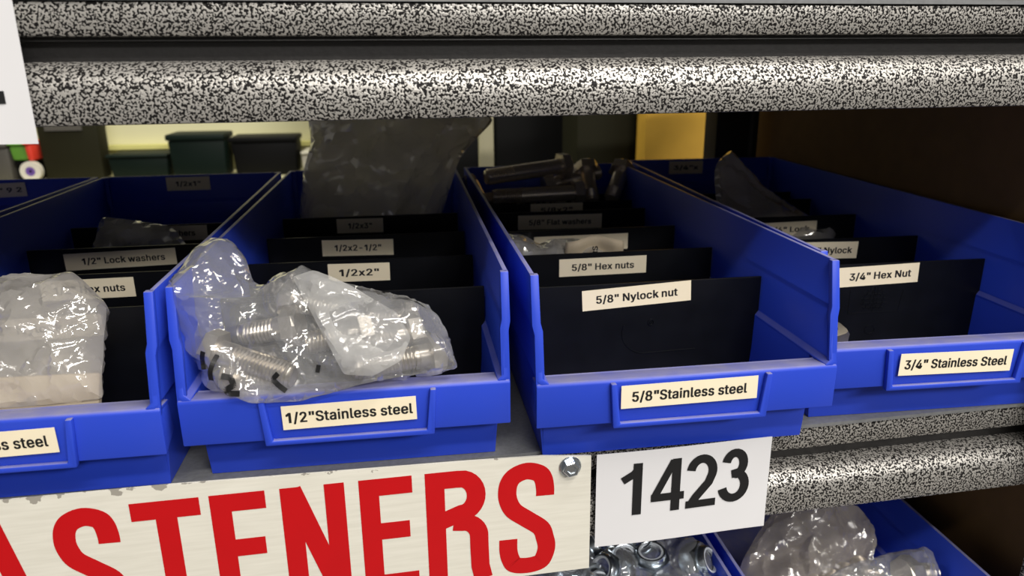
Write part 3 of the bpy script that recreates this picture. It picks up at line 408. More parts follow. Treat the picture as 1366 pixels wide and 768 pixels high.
 'u': (434, "182 -5 158 -3 135 2 115 11 97 23 82 39 69 59 60 82 54 109 53 139 53 379 114 379 114 144 116 117 124 94 137 75 154 61 175 53 200 50 218 51 234 55 249 62 263 71 274 83 283 97 290 113 295 132 296 153 296 379 357 379 357 0 298 0 298 92 307 92 294 60 277 35 257 17 234 5 209 -3", "9,11,10;9,12,11;27,29,28;27,30,29;26,30,27;9,13,12;8,13,9;25,33,26;33,30,26;8,14,13;24,33,25;7,14,8;23,32,24;32,33,24;7,15,14;23,34,32;34,31,32;34,30,33;22,34,23;6,15,7;6,16,15;21,34,22;20,34,21;6,17,16;20,35,34;31,30,34;5,17,6;19,35,20;5,18,17;18,35,19;5,35,18;4,35,5;4,36,35;3,36,4;3,37,36;2,37,3;2,38,37;1,38,2;1,0,38"),
 'w': (591, "138 0 23 379 87 379 133 214 140 190 147 164 154 137 161 107 168 75 175 41 165 41 172 74 179 105 186 135 192 163 199 189 206 214 252 379 316 379 362 214 368 189 375 163 382 136 388 106 395 75 402 41 391 41 399 75 406 106 413 135 420 163 427 189 434 214 480 379 545 379 429 0 368 0 319 172 314 189 309 207 305 225 300 243 295 262 291 280 286 299 281 318 277 338 291 338 286 319 281 299 277 280 272 262 267 243 263 225 258 207 253 189 248 172 199 0", "0,2,1;0,3,2;16,46,17;46,18,17;46,47,18;47,19,18;32,34,33;32,35,34;16,45,46;48,19,47;49,44,48;44,19,48;16,49,45;49,44,45;16,50,49;43,19,44;16,51,50;42,19,43;16,52,51;41,19,42;40,19,41;16,53,52;39,19,40;16,54,53;0,4,3;15,54,16;39,20,19;31,35,32;38,20,39;15,55,54;0,5,4;37,20,38;37,21,20;30,35,31;15,56,55;14,56,15;14,57,56;36,21,37;0,6,5;36,22,21;29,35,30;13,57,14;0,7,6;36,23,22;28,35,29;12,57,13;0,8,7;36,24,23;27,35,28;11,57,12;0,10,8;10,9,8;36,26,24;26,25,24;26,35,27;10,57,11;0,57,10;36,35,26"),
 'x': (403, "21 0 171 218 171 171 29 379 100 379 147 306 159 287 170 270 179 253 188 237 198 221 207 206 175 206 185 221 194 237 202 253 211 270 222 287 233 306 282 379 352 379 209 169 209 214 358 0 287 0 231 85 219 103 209 120 200 136 191 152 182 167 173 182 205 182 195 167 187 152 178 136 170 120 160 103 148 85 91 0", "2,4,3;2,5,4;18,20,19;18,21,20;2,6,5;17,21,18;2,7,6;16,21,17;2,1,7;1,8,7;15,22,16;22,21,16;1,9,8;14,22,15;1,13,9;13,10,9;13,10,14;10,22,14;11,22,10;1,12,13;0,12,1;11,23,22;0,31,12;31,11,12;31,32,11;32,23,11;0,30,31;33,23,32;0,34,30;34,29,30;34,29,33;29,23,33;0,35,34;28,23,29;0,36,35;27,23,28;0,37,36;26,23,27;0,38,37;25,23,26;0,39,38;24,23,25"),
 'y': (413, "47 -139 61 -86 71 -87 83 -89 94 -90 104 -89 113 -86 122 -81 130 -74 138 -64 145 -51 151 -36 163 -1 17 379 84 379 165 155 173 132 180 109 187 87 193 64 199 42 206 21 184 21 190 42 196 64 202 87 209 110 216 132 224 155 305 379 371 379 204 -58 196 -77 187 -93 177 -107 165 -119 153 -128 139 -136 125 -141 109 -144 91 -145 82 -145 73 -144 65 -143 57 -142 52 -140", "12,14,13;12,15,14;28,30,29;28,31,30;12,16,15;27,31,28;26,31,27;12,17,16;25,21,26;21,31,26;12,18,17;24,21,25;12,19,18;23,20,24;20,21,24;12,23,19;23,20,19;12,22,23;12,21,22;12,31,21;11,31,12;10,31,11;9,31,10;9,32,31;8,32,9;7,32,8;7,33,32;6,33,7;0,2,1;5,33,6;0,3,2;4,33,5;0,4,3;0,33,4;0,34,33;0,35,34;0,36,35;0,37,36;0,38,37;45,38,0;44,38,45;44,39,38;43,39,44;42,39,43;42,40,39;41,40,42"),
}

def text_mesh(txt):
    V, F, x = [], [], 0
    for c in txt:
        adv, vs, fs = GLYPHS[c]
        if vs:
            n = [int(k) for k in vs.split()]; b = len(V)
            V += [((n[i]+x)/1000, n[i+1]/1000) for i in range(0, len(n), 2)]
            F += [[b+int(k) for k in q.split(',')] for q in fs.split(';')]
        x += adv
    return V, F

def add_text(bm, txt, x0, x1, zc, cap, y, mi=1, rot=0):
    v, f = text_mesh(txt)
    ax = [p[0] for p in v]
    k = (x1-x0)/(max(ax)-min(ax)); kz = cap/.53
    cx = (max(ax)+min(ax))/2
    c, s = math.cos(rot), math.sin(rot)
    for m_, (ox, oy) in enumerate(((-.024, -.012), (.0, -.012), (.024, -.012), (-.024, .012), (.0, .012), (.024, .012))):   # bold
        V = []
        for p in v:
            a, b = (p[0]-cx+ox)*k, (p[1]-.254+oy)*kz
            V.append(bm.verts.new(((x0+x1)/2+a*c-b*s, y-.00001*m_, zc+a*s+b*c)))
        for q in f:
            fc = bm.faces.new([V[i] for i in q]); fc.material_index = mi
            fc.normal_update()
            if fc.normal.y > 0: fc.normal_flip()

def label_tape(parent, txt, x, z, w, h, y, rot=0, tw=None, cap=.0047, tx=0, desc=None):
    """tape label on a plane facing -Y at local depth y"""
    bm = bmesh.new()
    box(bm, -w/2, w/2, -.0003, .0, -h/2, h/2)
    if txt:
        tw = tw or w*.8
        add_text(bm, txt, tx-tw/2, tx+tw/2, 0, cap, -.00042)
    me = bpy.data.meshes.new('label')
    bm.to_mesh(me); bm.free()
    o = link('label', me, ['cream', 'ink'], parent, label=desc or ('cream tape label reading '+txt))
    o.location = (x, y, z); o.rotation_euler = (0, -rot, 0)
    return o

# ------------------------------------------------------------------ shelf beams, decks, posts
TH = 0.043
BY = -0.0405
def sh(name, bm, mats, **k):
    o = from_bm(name, bm, mats, **k)
    o.location = (0, BY, 0); o.rotation_euler = (0, 0, TH)
    return o

def beam(name, ztop, label, z0=None):
    t = thing(name, label, 'shelf beam', (0, BY, ztop), TH, 'speckled step beams')
    band1 = [(.022, -.0024), (.0015, -.0024), (.0004, -.0030), (.0, -.006), (.0, -.0146), (.0008, -.0160), (.0025, -.0164), (.0035, -.0157), (.022, -.0157)]
    band2 = [(.0205, -.0262), (.0020, -.0262), (-.0010, -.0268), (-.0042, -.0284), (-.0070, -.0308), (-.0088, -.0340), (-.0097, -.0380), (-.0100, -.0430),
             (-.0100, -.0498), (-.0094, -.0512), (-.0078, -.0516), (.0205, -.0516)]
    chan = [(.0120, -.0158), (.0046, -.0162), (.0042, -.0180), (.0090, -.0186), (.0095, -.0262), (.012, -.0262)]
    for nm, prof, mt in (('upper_band', band1, 'ham'), ('lower_band', band2, 'ham'), ('channel', chan, 'groove')):
        bm = bmesh.new()
        xs = (-.75, .42)
        loft(bm, [[(x, y, z) for y, z in prof] for x in xs])
        from_bm(nm, bm, mt, t, smooth=35)
    return t
UT = 0.2276
beam('shelf_beam', UT, 'upper speckled silver and black step beam across the top')
beam('shelf_beam', 0.0, 'lower speckled silver and black step beam behind the red lettered sign')
for nm, z in (('shelf_deck', 0.0), ('shelf_deck', UT), ('shelf_deck', -.2245)):
    bm = bmesh.new()
    box(bm, -.75, .42, -.0012, .455, z-.0022, z-.0002)
    box(bm, -.75, .42, .0225, .455, z-.016, z-.0026)
    o = sh(nm, bm, 'deck', kind='structure')
beam('shelf_beam', -.2245, 'bottom speckled step beam under the lowest bins')

def upright(name, x0, x1, y0, y1, mat, label):
    t = thing(name, label, 'upright', ((x0+x1)/2, y0, -1.2))
    bm = bmesh.new(); w = x1-x0
    box(bm, -w/2, w/2, 0, .0022, 0, 1.75); from_bm('front_flange', bm, mat, t)
    bm = bmesh.new(); box(bm, -w/2, -w/2+.0022, .0024, y1-y0, 0, 1.75); from_bm('side_flange', bm, mat, t)
    return t
upright('rack_upright', .3045, .345, -.0500, -.0475+.0, 'ham', 'speckled front upright at the lower right edge beside the cardboard')
upright('rack_upright', .2715, .3195, .392, .425, 'blackpaint', 'black rear upright between the yellow carton and the brown side panel')
# grey strip on the rear upright
bm = bmesh.new(); box(bm, .309, .3125, .389, .3915, -.2, .21)
tag(from_bm('wall_strip', bm, 'greyp'), 'thin grey strip running up the black rear upright', 'strip')

bm = bmesh.new(); box(bm, .3262, .332, -.035, .42, -.222, .205)
tag(from_bm('cardboard_panel', bm, 'card'), 'brown cardboard side panel closing the right end of the shelves', 'panel')
# room far around
bm = bmesh.new(); box(bm, -4, 4, -4, 3.2, -1.25, -1.2); from_bm('floor', bm, 'floor', kind='structure')
bm = bmesh.new(); box(bm, -4, 4, 3.0, 3.1, -1.2, 2.0); from_bm('wall_back', bm, 'wall', kind='structure')

# ------------------------------------------------------------------ bins
BINW, BIND, BINH = .1602, .405, .1016
LIPZ, RIMZ, INS, BF, FS = .0488, .0251, .0073, .0168, .0117
T = .0022
def bin_parts(root, front=True):
    hw = BINW/2
    bm = bmesh.new()
    # side walls: lower part, stepped ledge, upper part
    for s in (-1, 1):
        lo = [(hw-INS, 0), (hw-.0048, .030), (hw-.0036, LIPZ), (hw-.0072, LIPZ), (hw-.0074, .030), (hw-INS-.0026, 0)]
        hi = [(hw-.0034, LIPZ-.0006), (hw-.0016, LIPZ+.0014), (hw-.0015, .0740), (hw-.0002, .0768), (hw, BINH),
              (hw-.0024, BINH), (hw-.0028, .0782), (hw-.0042, .0760), (hw-.0044, LIPZ+.0026), (hw-.0074, LIPZ+.0002), (hw-.0074, LIPZ-.0006)]
        def ys(z):
            return FS*(z-LIPZ)/(BINH-LIPZ)
        loft(bm, [[(s*x, BF, z) for x, z in lo], [(s*x, BIND, z) for x, z in lo]])
        loft(bm, [[(s*x, ys(z)+.0006, z) for x, z in hi], [(s*x, BIND, z) for x, z in hi]])
        # thick front flange of the wall
        fl = [(hw-.0009, LIPZ-.004), (hw-.0009, .0730), (hw+.0001, .0775), (hw+.0001, BINH), (hw-.0040, BINH), (hw-.0042, .0785), (hw-.0052, .0745), (hw-.0054, LIPZ-.004)]
        loft(bm, [[(s*x, max(.0003, ys(z)-.0004), z) for x, z in fl], [(s*x, ys(z)+.0032, z) for x, z in fl]])
    # floor and back
    box(bm, -hw+INS+.001, hw-INS-.001, BF+.001, BIND, 0.0003, .0022)
    bk = [(BIND-.004, 0), (BIND-.002, .074), (BIND, .0768), (BIND, BINH), (BIND-.0024, BINH), (BIND-.0024, .0785), (BIND-.0046, .076), (BIND-.0066, 0)]
    loft(bm, [[(x, y, z) for y, z in bk] for x in (-hw+.002, hw-.002)])
    # back corner posts
    for s in (-1, 1):
        x0, x1 = sorted((s*(hw-.006), s*(hw-.0012)))
        box(bm, x0, x1, BIND-.006, BIND-.0004, .002, BINH-.0002)
    # lower front wall under the rim
    fr = [(BF, 0), (BF-.0015, LIPZ-.002), (BF-.0040, LIPZ-.002), (BF+.0024, 0)]
    fr = [(BF, 0.0), (BF-.001, .026), (BF-.003, LIPZ-.001), (BF-.0052, LIPZ-.001), (BF+.0015, .026), (BF+.0025, 0.0)]
    loft(bm, [[(x, y, z) for y, z in fr] for x in (-hw+INS, hw-INS)])
    bevel_all(bm, .0005, 2, 35)
    from_bm('body', bm, 'blue', root, smooth=40)
    # rim: skirt across the front with returns, and the dusty ledge on top
    bm = bmesh.new()
    rp = [(.0, RIMZ), (-.0002, LIPZ-.0012), (.0010, LIPZ+.0002), (.0135, LIPZ-.0012), (.0135, LIPZ-.0036), (.0024, LIPZ-.0022), (.0024, RIMZ)]
    loft(bm, [[(x, y, z) for y, z in rp] for x in (-hw+.0010, hw-.0010)])
    for s in (-1, 1):
        x0, x1 = sorted((s*(hw-.0042), s*(hw-.0010)))
        rr = [(.0, RIMZ), (.0, LIPZ-.001), (.012, LIPZ-.001), (.016, RIMZ+.006)]
        loft(bm, [[(x, y, z) for y, z in rr] for x in (x0, x1)])
    bevel_all(bm, .0007, 2, 35)
    from_bm('front_rim', bm, 'blue', root, smooth=40)
    # U-shaped label holder
    bm = bmesh.new()
    h = .0400
    ho = [(-h-.0022, .0478), (-h+.0008, .0478), (-h+.0030, .0262), (h-.0030, .0262), (h-.0008, .0478), (h+.0022, .0478), (h+.0006, .0236), (-h-.0006, .0236)]
    loft(bm, [[(x, -.0032, z) for x, z in ho], [(x, .0002, z) for x, z in ho]])
    bevel_all(bm, .0007, 2, 35)
    from_bm('label_holder', bm, 'blue', root, smooth=40)

def make_bin(x, y, a, label, z=0):
    t = thing('shelf_bin', label, 'storage bin', (x, y, z), a, 'blue shelf bins')
    return t

_proto = []
def bin_(x, y, a, label, z=0):
    t = make_bin(x, y, a, label, z)
    if not _proto:
        bin_parts(t)
        _proto.extend(t.children)
    else:
        for c in _proto:
            d = c.copy(); COL.objects.link(d); d.parent = t
    return t

def divider_mesh(ht=.0735):
    bm = bmesh.new()
    hw = BINW/2-.0052
    sec = [(-hw+.0030, .0022), (hw-.0030, .0022), (hw-.0020, LIPZ), (hw, LIPZ+.003), (hw, ht), (-hw, ht), (-hw, LIPZ+.003), (-hw+.0020, LIPZ)]
    loft(bm, [[(x, 0, z) for x, z in sec], [(x, .0018, z) for x, z in sec]])
    bevel_all(bm, .0003, 1, 35)
    return bm
_div = None
def divider(root, y, desc, emboss=None):
    global _div
    if emboss is None and _div is not None:
        o = bpy.data.objects.new('divider', _div); COL.objects.link(o); o.parent = root
    else:
        bm = divider_mesh()
        if emboss: emboss(bm)
        o = from_bm('divider', bm, 'black', root, smooth=30)
        if emboss is None: _div = o.data
    o.location = (0, y, 0)
    if desc: o['label'] = desc
    return o

def ring_ridge(bm, pts, w, y, hgt=.0006):
    """thin raised line along pts (XZ) on a plate facing -Y"""
    for (x0, z0), (x1, z1) in zip(pts, pts[1:]):
        d = Vector((x1-x0, z1-z0)); 
        if d.length < 1e-7: continue
        d.normalize(); n = Vector((-d.y, d.x))*w/2
        q = [(x0+n.x, z0+n.y), (x0-n.x, z0-n.y), (x1-n.x, z1-n.y), (x1+n.x, z1+n.y)]
        loft(bm, [[(a, y, b) for a, b in q], [(a, y-hgt, b) for a, b in q]])
def emboss_ring(bm):
    ring_ridge(bm, arc(.006, .048, .0018, .0018, 0, 360, 16), .0006, 0)
    ring_ridge(bm, arc(.006, .048, .0007, .0007, 0, 360, 8), .0005, 0)
    ring_ridge(bm, arc(.004, .042, .016, .014, 160, 262, 16)+[(.035, .029)], .0005, 0, .0004)
def emboss_plate(bm):
    ring_ridge(bm, [(-.017, .056), (-.017, .040), (.018, .040), (.020, .055)], .0005, 0, .0002)
    for k in range(5):
        zz = .0435+k*.003; w = .010-abs(k-1.5)*.002
        ring_ridge(bm, [(-w, zz), (w, zz)], .0008, 0, .0003)
        for j in range(4):
            ring_ridge(bm, [(-w+.5*w*j+.001, zz-.001), (-w+.5*w*j+.0025, zz+.0015)], .0007, 0, .0003)
    ring_ridge(bm, [(0, .0405), (0, .058)], .0008, 0, .0003)
    ring_ridge(bm, arc(.0, .028, .0035, .0030, 0, 360, 16), .0007, 0, .0003)

b0 = bin_(-.4317, -.0635, -.0065, 'blue bin cut by the left edge, only its back wall showing')
b1 = bin_(-.2591, -.0635, .0134, 'blue bin at left with half inch washers and nuts behind black dividers')
b2 = bin_(-.0954, -.0557, .0045, 'blue bin with the bag of half inch bolts spilling over its front')
b3 = bin_(.0745, -.0632, .0084, 'blue bin labelled 5/8 inch stainless steel, open in front above the paper number')
b4 = bin_(.2353, -.0445, -.0175, 'rightmost upper blue bin labelled 3/4 inch stainless steel')
D1, D2, D3, D4 = .081, .156, .231, .307
FY = -.0016
def dv(root, y, txt, x, z, w, h, rot=0, tw=None, tx=0, cap=.0047, emboss=None):
    d = divider(root, y, None, emboss)
    if txt: label_tape(d, txt, x, z, w, h, -.0001, rot, tw, cap, tx)
    return d
# bin 1
dv(b1, D4, '1/2" Flat washers', -.0049, .0665, .072, .0125, -.01, .052)
dv(b1, D3, '1/2" Lock washers', -.0120, .0645, .0770, .0125, .02, .057, .002)
dv(b1, D2, '1/2" Hex nuts', -.0068, .0640, .0560, .0130, .005, .042, .001)
dv(b1, D1, '1/2" Nylock nut', -.0055, .0640, .0680, .0125, .015, .052)
label_tape(b1, '1/2"Stainless steel', .0020, .0375, .0640, .0124, FY, .013, .056, .0054)
label_tape(b1, '1/2x1"', -.0048, .0935, .0390, .0125, BIND-.0030, 0, .022, .0044)
label_tape(b0, '1/2" 9 2', -.0035, .0920, .0420, .0128, BIND-.0030, .03, .034, .0044)
# bin 2
dv(b2, D4, '1/2x3"', -.0100, .0655, .0396, .0125, -.01, .020)
dv(b2, D3, '1/2x2-1/2"', -.0075, .0642, .0540, .0125, -.02, .035)
dv(b2, D2, '1/2x2"', -.0024, .0650, .0410, .0125, -.015, .026)
dv(b2, D1, None, 0, 0, 0, 0)
label_tape(b2, '1/2"Stainless steel', .0002, .0378, .0640, .0124, FY, .013, .0600, .0054)
# bin 3
for yy, lx in ((.385, -.006), (.348, .002)):
    dv(b3, yy, '5/8x2"', lx, .0668, .0500, .0125, 0, .03)
dv(b3, D4, '5/8" Flat washers', -.0032, .0640, .0760, .0128, -.01, .056)
dv(b3, D3, '5/8" Lock washers', -.0020, .0625, .0760, .0128, .003, .056)
dv(b3, D2, '5/8" Hex nuts', -.0044, .0638, .0622, .0125, .005, .044)
dv(b3, D1, '5/8" Nylock nut', -.0036, .0655, .0673, .0126, .051, .050, .0, .0048, emboss_ring)
label_tape(b3, '5/8"Stainless steel', -.0008, .0402, .0717, .0124, FY, .009, .0600, .0054)
# bin 4
dv(b4, .348, None, 0, 0, 0, 0)
dv(b4, D4, '3/4" washers', .0, .0640, .050, .0125, 0, .040)
dv(b4, D3, '3/4" Lock', .0155, .0625, .0490, .0128, .015, .036)
dv(b4, .1485, '3/4" Nylock', .0040, .0650, .0470, .0127, -.02, .038)
dv(b4, .0795, '3/4" Hex Nut', .0000, .0656, .0570, .0131, .028, .042, .002, .0048, emboss_plate)
label_tape(b4, '3/4" Stainless Steel', -.0002, .0381, .0674, .0129, FY, -.011, .0610, .0054)
label_tape(b4, '3/4"x', -.0163, .0929, .0368, .0134, BIND-.0030, 0, .026, .0044)

# ------------------------------------------------------------------ red FASTENERS sign, bolt, papers
sg = thing('fasteners_sign', 'white metal sign with tall red lettering FASTENERS, chipped top edge', 'sign', (0, -.053, 0), TH)
bm = bmesh.new()
loft(bm, [[(x, y, z) for x, z in ((-.345, -.0672), (.0268, -.0682), (.0265, .0014), (.0, .0042), (-.042, .0056), (-.18, .0088), (-.345, .0098))] for y in (0, -.0012)])
from_bm('plate', bm, 'sign', sg, smooth=40)
ZT, ZB = .0008, -.0658
LH = ZT-ZB
W_ = .0098
def lett(name, x0, w, paths):
    bm = bmesh.new()
    for p in paths:
        pw = W_
        if isinstance(p[0], float): pw, p = p[0], p[1]
        stroke(bm, [(x0+a*w, ZB+b*LH) for a, b in p], pw, -.00135-.00003*paths.index(p) if p in paths else -.0014)
    from_bm('letter', bm, 'red', sg, label='red letter '+name)
def crom(P, n=6):
    out = []
    Q = [P[0]]+P+[P[-1]]
    for i in range(1, len(Q)-2):
        p0, p1, p2, p3 = (Vector(q) for q in Q[i-1:i+3])
        for k in range(n):
            t = k/n
            v = .5*((2*p1)+(p2-p0)*t+(2*p0-5*p1+4*p2-p3)*t*t+(3*p1-p0-3*p2+p3)*t**3)
            out.append((v.x, v.y))
    return out+[tuple(P[-1])]
def S_paths(w):
    a = W_/2/w; b = W_/2/LH
    c = [(1-a-.03, .700), (1-a-.03, .765), (1-a-.06, .850), (.70, .905), (.5, 1-b+.008), (.30, .905), (a+.035, .845), (a, .760), (a+.02, .680), (.27, .590), (.5, .500),
         (.74, .405), (1-a-.03, .310), (1-a, .225), (1-a-.04, .140), (.72, .085), (.5, b-.008), (.28, .085), (a+.045, .145), (a+.01, .225), (a+.01, .330)]
    return [crom(c, 5)]
hb = W_/2/LH
def E_paths(w):
    a = W_/2/w
    return [[(a, 0), (a, 1)], [(a, 1-hb), (1, 1-hb)], [(a, .54), (.92, .54)], [(a, hb), (1.05, hb)]]
def R_paths(w):
    a = W_/2/w
    bowl = [(a, 1-hb), (.52, 1-hb)]+arc(.58, .775, .42-a, .225-hb, 90, -90, 14)[1:]+[(a, .55)]
    leg = [(.45, .545), (.60, .535)]+arc(.62, .40, .35-a*.6, .135, 85, 5, 8)+[(.62+.35-a*.6, .30), (.62+.36-a*.6, .12), (1.0-a*.4, .0)]
    return [[(a, 0), (a, 1)], bowl, leg]
def N_paths(w):
    a = W_/2/w
    return [[(a, 0), (a, 1)], [(1-a, 0), (1-a, 1)], [(a*1.1, 1-hb*.2), (1-a*1.1, hb*.2)]]
def T_paths(w):
    return [[(.5, 0), (.5, 1)], [(0, 1-hb), (1, 1-hb)]]
def A_paths(w):
    return [[(.16, 0), (.47, 1)], [(.84, 0), (.53, 1)], [(.22, .22), (.78, .22)]]
def F_paths(w): return E_paths(w)[:3]
lett('F', -.3120, .0270, F_paths(.027))
lett('A', -.2855, .0430, A_paths(.043))
lett('S', -.2365, .0300, S_paths(.030))
lett('T', -.2010, .0315, T_paths(.0315))
lett('E', -.1650, .0260, E_paths(.026))
lett('N', -.1320, .0310, N_paths(.031))
lett('E', -.0940, .0265, E_paths(.0265))
lett('R', -.0610, .0310, R_paths(.031))
lett('S', -.0235, .0310, S_paths(.031))

def hexring(r, x, n=6, ph=0):
    return [(x, r*math.cos(math.tau*i/n+ph), r*math.sin(math.tau*i/n+ph)) for i in range(n)]

def align(o, p, q, spin=0):
    d = (Vector(q)-Vector(p))
    o.location = p
    rot = d.to_track_quat('X', 'Z')
    o.rotation_mode = 'QUATERNION'
    o.rotation_quaternion = rot @ Matrix.Rotation(spin, 3, 'X').to_quaternion()
    return d.length

_bolt = {}
def bolt_meshes(dia, length, thread, pitch=.00195):
    key = (round(dia, 4), round(length, 3), round(thread, 3))
    if key in _bolt: return _bolt[key]
    r = dia/2
    # head (hex with chamfer), axis +X from the head
    bm = bmesh.new()
    k = dia*.62; R6 = dia*.87
    secs = []
    for x, rr in ((0, .90), (k*.16, 1.0), (k, 1.0)):
        ring = []
        for i in range(12):
            a = math.tau*i/12
            rad = R6*(1 if i % 2 == 0 else .866)
            if rr < 1: rad = min(rad, R6*.80)
            ring.append((x, rad*math.cos(a), rad*math.sin(a)))
        secs.append(ring)
    loft(bm, secs)
    head = bpy.data.meshes.new('head'); bmesh.ops.recalc_face_normals(bm, faces=bm.faces); bm.to_mesh(head); bm.free()
    bm = bmesh.new()
    n = 20
    x1 = length-thread
    if x1 > .002:
        loft(bm, [[(x, r*math.cos(math.tau*i/n), r*math.sin(math.tau*i/n)) for i in range(n)] for x in (k*.9, k+x1)])
    shank = bpy.data.meshes.new('shank'); bmesh.ops.recalc_face_normals(bm, faces=bm.faces); bm.to_mesh(shank); bm.free()
    bm = bmesh.new()
    secs = []
    turns = max(2, int(thread/pitch))
    for t in range(turns*3+1):
        x = k+x1+t*pitch/3
        ring = []
        for i in range(n):
            ph = (i/n + t/3) % 1
            h = abs(ph*2-1)
            rr = r*(.86+.14*min(1, max(0, h*1.5-.25)))
            if t > turns*3-4: rr *= .90
            a = math.tau*i/n
            ring.append((x+pitch*0, rr*math.cos(a), rr*math.sin(a)))
        secs.append(ring)
    loft(bm, secs)
    th = bpy.data.meshes.new('thread'); bmesh.ops.recalc_face_normals(bm, faces=bm.faces); bm.to_mesh(th); bm.free()
    _bolt[key] = (head, shank, th)
    return _bolt[key]

def bolt(p, q, dia, label, mat='steel', group=None, thread=.72, spin=0):
    d = (Vector(q)-Vector(p)).length
    t = thing('hex_bolt', label, 'bolt', p, 0, group)
    align(t, p, q, spin)
    k = dia*.62
    L_ = d-k
    for nm, me, sm in zip(('head', 'shank', 'thread'), bolt_meshes(dia, L_, L_*thread), (None, 40, 50)):
        if len(me.polygons) == 0: continue
        o = bpy.data.objects.new(nm, me); COL.objects.link(o); o.parent = t
        if not me.materials:
            me.materials.append(MT[mat])
            if sm:
                me.polygons.foreach_set('use_smooth', [True]*len(me.polygons)); me.set_sharp_from_angle(angle=math.radians(sm))
    return t

def nut(p, axis, size, label, mat='zinc', group=None, collar=True, insert='nylon'):
    """nylock nut: hex body with washer flange, bore and rounded collar"""
    t = thing('lock_nut' if collar else 'hex_nut', label, 'nut', p, 0, group)
    align(t, p, Vector(p)+Vector(axis))
    R6 = size*.577; h = size*.55; rb = size*.30
    n = 24
    def hexr(i, f=1.0):
        a = math.tau*i/n
        aa = (a % (math.tau/6))-math.tau/12
        return R6*.866/math.cos(aa)*f
    def cir(x, r): return [(x, r*math.cos(math.tau*i/n), r*math.sin(math.tau*i/n)) for i in range(n)]
    def hx(x, cap=9): return [(x, min(hexr(i), cap)*math.cos(math.tau*i/n), min(hexr(i), cap)*math.sin(math.tau*i/n)) for i in range(n)]
    bm = bmesh.new()
    secs = [cir(0, rb), hx(0, R6*.92), hx(h*.10), hx(h*.9), hx(h, R6*.92)]
    if collar:
        secs += [cir(h, size*.44), cir(h+size*.14, size*.43), cir(h+size*.19, size*.40), cir(h+size*.20, size*.36), cir(h+size*.17, rb*1.1), cir(h*.5, rb*1.02)]
    else:
        secs += [cir(h, rb*1.1), cir(h*.5, rb)]
    R = loft(bm, secs, caps=False)
    for i in range(n):
        j = (i+1) % n
        bm.faces.new((R[-1][i], R[-1][j], R[0][j], R[0][i]))
    from_bm('body', bm, mat, t, smooth=35)
    if collar:
        bm = bmesh.new()
        s2 = [cir(h+size*.10, rb*.98), cir(h+size*.185, rb*.98), cir(h+size*.185, size*.37), cir(h+size*.10, size*.37)]
        R = loft(bm, s2, caps=False)
        for i in range(n):
            j = (i+1) % n
            bm.faces.new((R[-1][i], R[-1][j], R[0][j], R[0][i]))
        from_bm('nylon_insert', bm, insert, t, smooth=35)
    return t

# bolt through the sign's top right corner
ps = Vector((.0151, -.0536, -.0034))
t = thing('hex_bolt', 'zinc hex bolt head fixing the top right corner of the white sign', 'bolt', ps)
align(t, ps, ps+Vector((.043, -1, 0)), .2)
bm = bmesh.new(); loft(bm, [[(x, r*math.cos(math.tau*i/24), r*math.sin(math.tau*i/24)) for i in range(24)] for x, r in ((0, .0058), (.0006, .0060), (.0011, .0056))])
from_bm('washer', bm, 'zinc', t, smooth=40)
bm = bmesh.new(); loft(bm, [hexring(.0047, .0010), hexring(.0047, .0036), hexring(.0040, .0042), hexring(.0026, .0040), hexring(.0020, .0034)])
from_bm('head', bm, 'zinc', t)

def paper(loc, w, h, digits, curl, label, name='number_sheet'):
    t = thing(name, label, 'paper sign', loc, TH)
    def yy(u, v):   # u 0..1 across, v 0..1 up
        return curl(u, v)
    bm = bmesh.new()
    nx, nz = 24, 14
    for off in (0,):
        g = [[bm.verts.new((w*i/nx, yy(i/nx, j/nz), -h+h*j/nz)) for i in range(nx+1)] for j in range(nz+1)]
        g2 = [[bm.verts.new((w*i/nx, yy(i/nx, j/nz)+.0003, -h+h*j/nz)) for i in range(nx+1)] for j in range(nz+1)]
        for j in range(nz):
            for i in range(nx):
                bm.faces.new((g[j][i], g[j][i+1], g[j+1][i+1], g[j+1][i]))
                bm.faces.new((g2[j][i], g2[j+1][i], g2[j+1][i+1], g2[j][i+1]))
        for i in range(nx):
            bm.faces.new((g[0][i], g2[0][i], g2[0][i+1], g[0][i+1])); bm.faces.new((g[nz][i], g[nz][i+1], g2[nz][i+1], g2[nz][i]))
        for j in range(nz):
            bm.faces.new((g[j][0], g[j+1][0], g2[j+1][0], g2[j][0])); bm.faces.new((g[j][nx], g2[j][nx], g2[j+1][nx], g[j+1][nx]))
    from_bm('sheet', bm, 'paper', t, smooth=60)
    for k, (nm, paths) in enumerate(digits):
        bm = bmesh.new()
        for m_, (pw, p) in enumerate(paths):
            # subdivide
            q = []
            for (a, b), (c, d) in zip(p, p[1:]):
                ns = max(1, int(math.hypot(c-a, d-b)/.002))
                q += [(a+(c-a)*s/ns, b+(d-b)*s/ns) for s in range(ns)]
            q.append(p[-1])
            stroke(bm, q, pw, -.0004-.00004*m_)
        for v in bm.verts:
            v.co.y += yy(min(1, max(0, v.co.x/w)), min(1, max(0, 1+v.co.z/h)))
        from_bm('digit', bm, 'ink', t, label='black digit '+nm)
    return t

